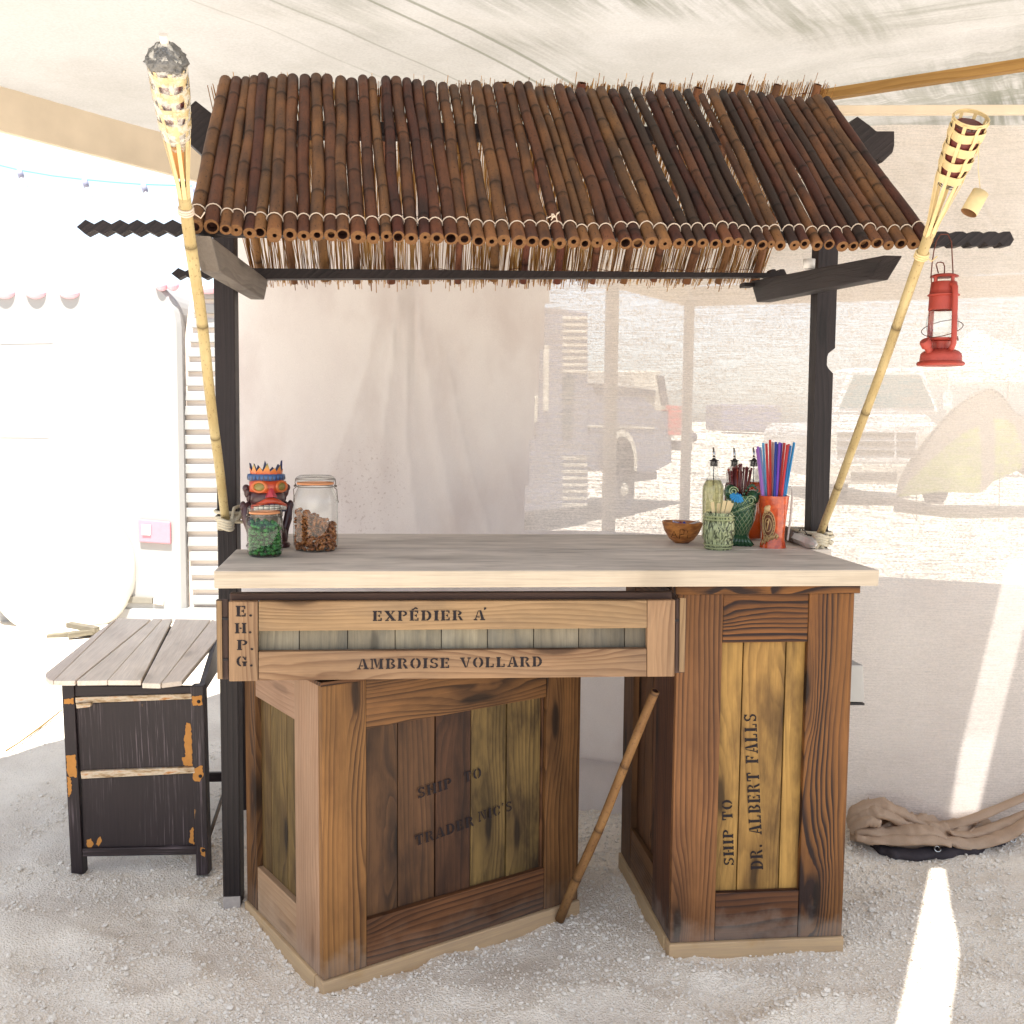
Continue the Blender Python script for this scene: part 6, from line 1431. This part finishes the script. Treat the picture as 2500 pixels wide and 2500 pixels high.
# ------------------------------------------------------------------ bits on the ground at the left
a, b = gnd(168, 1566), gnd(232, 1545)
t = thing('scrap_wood', 'small heap of yellowish wood scraps on the ground behind the side table', 'wood scraps', (a+b)/2)
for i, (u, v, dz, yaw_, l) in enumerate(((176, 1556, .0, .2, .34), (196, 1556, .05, -.3, .24), (205, 1560, .02, .5, .2))):
    p = gnd(u, v)+EZ*dz; e = V((math.cos(yaw_), math.sin(yaw_), .08*(-1)**i)); s = EZ*.035
    board('scrap', [p-e*l/2+s, p+e*l/2+s, p+e*l/2, p-e*l/2], .06, W_SLOT, t, 'h', .003)
pts = [gnd(15, 1838)+EZ*.01, gnd(45, 1820)+EZ*.012, gnd(100, 1780)+EZ*.012, gnd(152, 1738)+EZ*.012]
tag(tube('dry_twig', pts, [.004, .003, .0045, .003], plain('dry_twig_bark', S(140, 110, 60), .9, .1), None, 6), 'long thin dry twig lying on the pale ground left of the side table', 'twig')

# ------------------------------------------------------------------ bus at the left, beyond the canopy
YBUS = 8.0
BW = plain('dusty_white_paint', S(164, 163, 161), .55, .3, 0, .02, 2, .05); BTAN = plain('tan_bus_paint', S(238, 224, 212), .6, .2, 0, .05, 8, .05); BCR = plain('cream_paint', S(226, 223, 214), .5, .3, 0, .03, 4, .05)
LMP = plain('pink_red_lens', S(236, 186, 198), .3, .4, 0, .08, 20, .1)
def by(u, v, o=0): return aty(u, v, YBUS+o)
bus = thing('white_bus', 'big dusty white bus with red roof lamps and ribbed side parked beyond the canopy', 'bus', (-3.6, 9.0, 0))
zr = by(250, 672).z
def rounded(x0, x1, z0, z1, r, n=5):
    pts = []
    for cx, cz, a0 in ((x1-r, z1-r, 0), (x0+r, z1-r, 90)):
        for i in range(n+1):
            a = math.radians(a0+90*i/n); pts.append((cx+r*math.cos(a), cz+r*math.sin(a)))
    return pts+[(x0, z0), (x1, z0)]
xr = by(444, 1000).x
prism('body', [V((x, YBUS, z)) for x, z in rounded(-7.2, xr, .05, zr, .35)], V((0, 5.5, 0)), BW, bus, .03)
# ribbed flank that carries on behind the post and the drop cloth
xa, xb = by(462, 1000, .05).x, by(720, 1000, .05).x
prism('ribbed_flank', [by(466, 700, .10), by(716, 700, .10), by(716, 1510, .10), by(462, 1510, .10), by(440, 1260, .10), by(434, 1090, .10), by(446, 860, .10)], V((0, 5.3, 0)), BTAN, bus, .01)
RIB = None
for i in range(23):
    v = 706+i*35.6; u0_ = float(np.interp(v, [700, 860, 1090, 1260, 1510], [470, 452, 442, 449, 470]))+6
    q = [by(u0_, v, .06), by(712, v, .06), by(712, v+23, .06), by(u0_-2, v+23, .06)]
    board('rib', q, .038, BW, bus, 'h', .006)
for u in (12, 88, 170, 395, 422, 503):
    p = by(u, 716 if u < 300 else 697 if u < 450 else 704, -.0); w_ = .075 if u not in (395, 422) else .045
    bm = bmesh.new(); ball_bm(bm, p, (w_ if u != 503 else .11, .05, .042), None, 3); mobj('roof_lamp', bm, LMP, bus)
board('tail_lamp', [by(340, 1267), by(418, 1274), by(419, 1327), by(342, 1322)], .04, plain('tail_lens', S(218, 138, 152), .3, .4, 0, .1), bus, 'h', .008, V((0, -.03, 0)))
board('reverse_lamp', [by(346, 1280, -.034), by(368, 1281, -.034), by(368, 1307, -.034), by(347, 1306, -.034)], .02, WHITE, bus, 'h', .004, V((0, -.008, 0)))
for q in ([(0, 838), (128, 836), (128, 838), (0, 840)], [(0, 1066), (118, 1067), (118, 1069), (0, 1068)]):
    board('panel_seam', [by(u, v, -.003) for u, v in q], .004, plain('seam_shadow', S(176, 172, 170), .7, .1) if 'seam_shadow' not in bpy.data.materials else bpy.data.materials['seam_shadow'], bus, 'h', 0)
wc = by(150, 1395, -.12); kx = (wc-CAM).dot(fw)/F_PX
lathe('wheel_cover', [(0, .10), (90*kx, .10), (140*kx, .08), (166*kx, .03), (174*kx, -.03), (166*kx, -.10), (120*kx, -.11), (0, -.11)], BCR, bus, axis_m(wc, (.18, -1, 0)), 48)
prism('mud_guard', [by(308, 1298, .02), by(345, 1335, .02), by(376, 1392, .02), (by(396, 1474, .02)), by(312, 1456, .02), by(322, 1400, .02)], V((0, .06, 0)), BTAN, bus, .004)
board('step_plate', [by(309, 1455, -.02), by(372, 1460, -.02), by(372, 1474, -.02), by(309, 1472, -.02)], .04, plain('grey_step', S(132, 128, 118), .7, .2), bus, 'h', .004)
board('step_plate', [by(374, 1462, -.02), by(398, 1468, -.02), by(398, 1478, -.02), by(374, 1474, -.02)], .04, BTAN, bus, 'h', .004)
board('bumper', [by(-200, 1480, -.02), by(640, 1490, -.02), by(640, 1530, -.02), by(-200, 1526, -.02)], .12, BW, bus, 'h', .01)
for u in (-60, 560):
    p = by(u, 1470, .9); lathe('wheel', [(0, .12), (.2, .12), (.24, .1), (.44, .12), (.47, .06), (.47, -.06), (.44, -.12), (0, -.12)], BLKRUB, bus, axis_m(V((p.x, p.y, .46)), (1, 0, 0)), 32)

# string of bulbs ----------------------------------------------------------------
YSL = 6.4
sp_ = [(-60, 398), (47, 424), (128, 438), (206, 447), (280, 454), (350, 459), (415, 461), (475, 463), (540, 462), (620, 458)]
t = thing('string_lights', 'turquoise cable of small unlit bulbs strung across the sky at the left', 'string lights', aty(200, 447, YSL))
TQ = plain('turquoise_cable', S(110, 196, 200), .6, .3); SOK = plain('grey_lilac_socket', S(150, 152, 176), .6, .3); BLB = glass('frosted_bulb', (1, 1, 1, 1), .08, .3)
tube('cable', [aty(u, v-9, YSL) for u, v in sp_], .0042, TQ, t, 6)
for u, v in ((47, 424), (206, 447), (350, 459), (475, 463)):
    p = aty(u, v-10, YSL); q = p+V((.012, 0, -.045))
    s = tube('socket', [p, q], .0165, SOK, t, 10)
    lathe('bulb', [(.012, 0), (.022, -.018), (.032, -.045), (.03, -.068), (.016, -.085), (0, -.09)], BLB, s, Matrix.Translation(q), 18)

# old truck seen through the mesh -------------------------------------------------
TP = aty(1440, 1100, 16.0); td = (aty(1600, 1100, 18.4)-TP); td.z = 0; td.normalize(); tn = td.cross(EZ); tn = tn if tn.dot(CAM-TP) > 0 else -tn
def tk(u, v, o=0): return onpl(u, v, TP+tn*o, tn)
TG = plain('faded_grey_blue_paint', S(138, 139, 154), .6, .3, 0, .12, 3, .1); TD = plain('dark_grey_truck_paint', S(88, 87, 98), .6, .3, 0, .15, 3, .1); TW = plain('off_white_truck_trim', S(216, 210, 196), .6, .3, 0, .06, 4, .05); GLSD = plain('dark_window_glass', S(70, 78, 88), .15, .6, 0, .1, 2, 0)
tr = thing('old_truck', 'old grey fire truck with louvred body and big round arch seen dimly through the mesh', 'truck', V((TP.x, TP.y, 0)))
bk_ = -tn*2.2
prism('body', [tk(1290, 745), tk(1436, 762), tk(1436, 1236), tk(1278, 1250)], bk_, TG, tr, .02)
for i in range(29):
    v = 772+i*16.3
    if 915 < v < 1108: continue
    board('louvre', [tk(1378, v, .03), tk(1434, v+1, .03), tk(1434, v+8, .03), tk(1378, v+8, .03)], .06, TW, tr, 'h', .008)
for q in ([(1376, 918), (1404, 920), (1402, 988), (1376, 987)], [(1376, 1000), (1400, 1000), (1399, 1072), (1376, 1074)]): board('window', [tk(u, v, .02) for u, v in q], .04, GLSD, tr, 'h', .01)
for q in ([(1294, 848), (1302, 846), (1300, 1010), (1290, 1010)], [(1312, 880), (1318, 880), (1312, 1030), (1305, 1030)], [(1334, 842), (1341, 842), (1340, 1004), (1333, 1004)], [(1282, 1006), (1290, 1006), (1280, 1200), (1272, 1200)]): board('grab_rail', [tk(u, v, .05) for u, v in q], .05, TW, tr, 'v', .01)
prism('hood', [tk(1440, 940), tk(1598, 956), tk(1598, 1150), tk(1575, 1152)]+[tk(1519+30*math.cos(a), 1128-66*math.sin(a)) for a in np.linspace(-.35, math.pi+.35, 14)]+[tk(1450, 1150), tk(1440, 1140)], bk_, TG, tr, 0)
board('hood_top', [tk(1452, 936, .02), tk(1602, 953, .02), tk(1600, 968, .02), tk(1455, 962, .02)], .3, TD, tr, 'h', .01)
board('hood_line', [tk(1440, 1038, .02), tk(1600, 1043, .02), tk(1600, 1048, .02), tk(1440, 1043, .02)], .05, TW, tr, 'h', .01)
bm = bmesh.new(); rows = []
for a in np.linspace(-.3, math.pi+.3, 20): rows.append([bm.verts.new(tk(1519+R*math.cos(a), 1128-R*2.15*math.sin(a), o)) for R, o in ((29, .02), (29, .16), (37, .16), (37, .02))])
for p, q in zip(rows, rows[1:]):
    for j_ in range(4): bm.faces.new((p[j_], q[j_], q[(j_+1) % 4], p[(j_+1) % 4]))
mobj('wheel_arch', bm, TW, tr)
wc = tk(1509, 1194, -.1); kx = (wc-CAM).dot(fw)/F_PX
lathe('wheel', [(0, .10), (22*kx, .10), (26*kx, .06), (44*kx, .08), (50*kx, .14), (62*kx, .12), (65*kx, .04), (65*kx, -.1), (0, -.12)], [TD][0], tr, axis_m(wc, tn), 36)
lathe('hub', [(0, .16), (12*kx, .15), (18*kx, .10), (0, .10)], TW, tr, axis_m(wc, tn), 24)
board('running_board', [tk(1540, 1155, .05), tk(1604, 1150, .05), tk(1604, 1170, .05), tk(1540, 1178, .05)], .5, TD, tr, 'h', .01)
prism('cab', [tk(1551, 905), tk(1612, 905), tk(1628, 1000), tk(1604, 1004), tk(1552, 954)], bk_, TW, tr, .02)
board('pillar', [tk(1606, 916, .03), tk(1622, 918, .03), tk(1634, 990, .03), tk(1618, 990, .03)], .1, TD, tr, 'v', .01)
prism('fender', [tk(1600, 1000), tk(1640, 1005), tk(1640, 1130), tk(1600, 1152)], bk_, TG, tr, .02)
board('red_locker', [tk(1638, 990, .05), tk(1668, 992, .05), tk(1668, 1062, .05), tk(1638, 1063, .05)], .6, plain('faded_red_paint', S(214, 120, 112), .6, .3), tr, 'v', .01)
lathe('headlamp', [(0, .03), (10*kx, .02), (14*kx, -.02), (12*kx, -.12), (0, -.14)], TD, tr, axis_m(tk(1697, 1068, .1), (tn+td*.8)), 20)
board('front_bumper', [tk(1655, 1075, .02), tk(1690, 1078, .02), tk(1690, 1100, .02), tk(1655, 1100, .02)], 2.0, TD, tr, 'h', .01)

# white pickup facing us through the mesh -------------------------------------------
YP = 20.0
def pk_(u, v, o=0): return aty(u, v, YP+o)
PW = plain('white_pickup_paint', S(222, 222, 222), .4, .4, 0, .03, 2, 0)
pu = thing('white_pickup', 'white pickup truck facing the camera behind the mesh at the right', 'pickup truck', pk_(2160, 1214))
prism('front_body', [pk_(2022, 1062), pk_(2042, 1034), pk_(2282, 1034), pk_(2302, 1062), pk_(2302, 1172), pk_(2022, 1172)], V((0, 5.2, 0)), PW, pu, .05)
prism('hood', [pk_(2036, 1040, .2), pk_(2060, 1012, .2), pk_(2264, 1012, .2), pk_(2290, 1040, .2)], V((0, 1.2, 0)), PW, pu, .04)
prism('cab', [pk_(2034, 1012, 1.3), pk_(2076, 898, 1.3), pk_(2254, 898, 1.3), pk_(2296, 1012, 1.3)], V((0, 1.9, 0)), PW, pu, .06)
prism('windshield', [pk_(2050, 996, 1.27), pk_(2086, 915, 1.27), pk_(2246, 915, 1.27), pk_(2282, 996, 1.27)], V((0, .04, 0)), plain('greenish_windshield', S(110, 132, 132), .15, .6, 0, .1, 2, 0), pu, .005)
prism('grille', [pk_(2044, 1052, -.02), pk_(2236, 1052, -.02), pk_(2230, 1128, -.02), pk_(2050, 1128, -.02)], V((0, .06, 0)), PW, pu, .01)
GB = plain('grille_gap', S(112, 106, 96), .6, .2)
for v, h_ in ((1056, 11), (1077, 12), (1098, 12)):
    for a, b in ((2046, 2184), (2190, 2236)): board('grille_bar', [pk_(a, v, -.05), pk_(b, v, -.05), pk_(b, v+h_, -.05), pk_(a, v+h_, -.05)], .03, GB, pu, 'h', .005)
for a, b in ((2024, 2042), (2242, 2300)): board('headlamp', [pk_(a, 1062, -.03), pk_(b, 1062, -.03), pk_(b, 1100, -.03), pk_(a, 1100, -.03)], .05, TW, pu, 'h', .01)
board('bumper', [pk_(2016, 1134, -.12), pk_(2308, 1134, -.12), pk_(2308, 1182, -.12), pk_(2016, 1182, -.12)], .2, STEEL if 0 else TW, pu, 'h', .03)
board('bumper_slot', [pk_(2078, 1153, -.14), pk_(2190, 1153, -.14), pk_(2190, 1172, -.14), pk_(2078, 1172, -.14)], .03, GB, pu, 'h', .005)
for u in (2040, 2282):
    p = pk_(u, 1190, .8); lathe('wheel', [(0, .14), (.26, .14), (.40, .12), (.42, 0), (.40, -.12), (0, -.14)], BLKRUB, pu, axis_m(V((p.x, p.y, .40)), (1, 0, 0)), 24)
for u in (2014, 2314): board('mirror', [pk_(u-12, 956, 1.2), pk_(u+12, 956, 1.2), pk_(u+12, 1000, 1.2), pk_(u-12, 1000, 1.2)], .15, PW, pu, 'v', .02)

# windblown dome tent ------------------------------------------------------------------
YT_ = 18.6
A_t = [(2191, 1212), (2218, 1148), (2252, 1089), (2296, 1028), (2343, 980), (2388, 954), (2418, 946), (2445, 961), (2462, 990), (2478, 1010), (2510, 1022), (2570, 1048), (2620, 1100)]
B_t = [(2191, 1214), (2212, 1204), (2238, 1194), (2264, 1189), (2296, 1192), (2320, 1190), (2345, 1166), (2380, 1150), (2415, 1136), (2450, 1118), (2480, 1112), (2560, 1150), (2620, 1190)]
tc = aty(2400, 1240, YT_)
tn_ = thing('dome_tent', 'grey and lime windblown dome tent standing beyond the mesh at the far right', 'tent', V((tc.x, tc.y, 0)))
TGR = cloth('taupe_tent_fly', S(150, 140, 126), S(136, 126, 112), .3, 0, 200, 2); TYL = cloth('lime_tent_panel', S(164, 168, 108), S(150, 154, 98), .45, 0, 200, 2)
def lerp2(P, f):
    f = f*(len(P)-1); k = min(int(f), len(P)-2); a, b = P[k], P[k+1]; f -= k; return (a[0]+(b[0]-a[0])*f, a[1]+(b[1]-a[1])*f)
def tent_pt(s_, w_, back=False):
    a, b = lerp2(A_t, s_), lerp2(B_t, s_); u, v = a[0]+(b[0]-a[0])*w_, a[1]+(b[1]-a[1])*w_
    k = aty(u, v, YT_); bulge = 1.3*math.sin(min(1, w_*.8+.0)*math.pi/2)*min(1, s_*4)
    p = V((k.x, YT_, k.z)); return p+V((0, (1.15 if back else -1)*bulge, 0))-(EZ*(.0))
def tent_patch(name, mat, sa, sb, wa, wb, back=False, skew=0.0):
    bm = bmesh.new(); rows = []; n1, n2 = 16, 8
    for i in range(n1+1):
        row = []
        for k in range(n2+1):
            w_ = wa+(wb-wa)*k/n2; s_ = sa+(sb-sa)*i/n1-skew*w_; s_ = min(1, max(0, s_)); p = tent_pt(s_, w_, back)
            row.append(bm.verts.new(p+V((0, .12*(float(vnoise(s_*14, w_*5+s_*9, 71, 2))-.5), 0))))
        rows.append(row)
    for p, q in zip(rows, rows[1:]):
        for k in range(n2): f = bm.faces.new((p[k], q[k], q[k+1], p[k+1])); f.smooth = True
    return mobj(name, bm, mat, tn_)
tent_patch('fly_band', TGR, 0, 1, 0, .34)
for sa, sb, kind in ((.0, .40, 1), (.40, .50, 0), (.50, .66, 1), (.66, .76, 0), (.76, .86, 1), (.86, 1.0, 0)): tent_patch('lime_panel' if kind else 'rib_band', TYL if kind else TGR, sa+.0, sb, .34, 1.0, False, .0)
tent_patch('rear_panel', TGR, 0, 1, 0, 1, True)
tube('tent_pole', [tent_pt(f, .02)-V((0, .02, 0)) for f in np.linspace(0, 1, 24)], .018, DKSTEEL, tn_, 6)
for u in (2230, 2420, 2560):
    p = aty(u, 1190, YT_-.6); tube('guy_line', [tent_pt((u-2191)/430, .9), V((p.x-.3, YT_-1.6, 0))], .008, DKSTEEL, tn_, 5)
# far white pointed canopy and grey trailer
YC = 30
q = [aty(u, v, YC) for u, v in ((2318, 900), (2440, 792), (2590, 890))]
cpt = thing('white_pavilion', 'far white pointed pavilion roof showing above the tent', 'pavilion', V((q[1].x, YC, 0)))
bm = bmesh.new(); x0, x1, z0, z1 = q[0].x, q[2].x, q[0].z, q[1].z; cx = q[1].x; dp_ = (x1-x0)/2
cs = [bm.verts.new(p) for p in ((x0, YC, z0), (x1, YC, z0), (x1, YC+2*dp_, z0), (x0, YC+2*dp_, z0))]; ap = bm.verts.new((cx, YC+dp_, z1)); lo = [bm.verts.new(v_.co-EZ*.35) for v_ in cs]
for i in range(4): bm.faces.new((cs[i], cs[(i+1) % 4], ap)); bm.faces.new((cs[i], lo[i], lo[(i+1) % 4], cs[(i+1) % 4]))
mobj('roof', bm, cloth('white_pavilion_cloth', S(236, 234, 230), S(230, 228, 224), .4, 0, 100, 1), cpt)
for x, y in ((x0, YC), (x1, YC), (x0, YC+2*dp_), (x1, YC+2*dp_)): tube('leg', [(x, y, 0), (x, y, z0)], .04, POLE, cpt, 8)
YG = 26
gt = thing('grey_trailer', 'long low grey blue box trailer far behind the mesh', 'trailer', aty(1835, 1085, YG))
prism('box', [aty(u, v, YG) for u, v in ((1762, 986), (1908, 990), (1908, 1058), (1762, 1052))], V((0, 2.2, 0)), plain('grey_blue_trailer', S(132, 130, 150), .6, .3, 0, .05, 2, 0), gt, .04)
board('sill', [aty(u, v, YG-.03) for u, v in ((1762, 1054), (1908, 1060), (1908, 1064), (1762, 1058))], .1, TD, gt, 'h', .01)
for u in (1800, 1870):
    p = aty(u, 1075, YG+.3); lathe('wheel', [(0, .1), (.2, .1), (.25, .06), (.25, -.06), (.2, -.1), (0, -.1)], BLKRUB, gt, axis_m(V((p.x, p.y, .25)), (0, 1, 0)), 20)
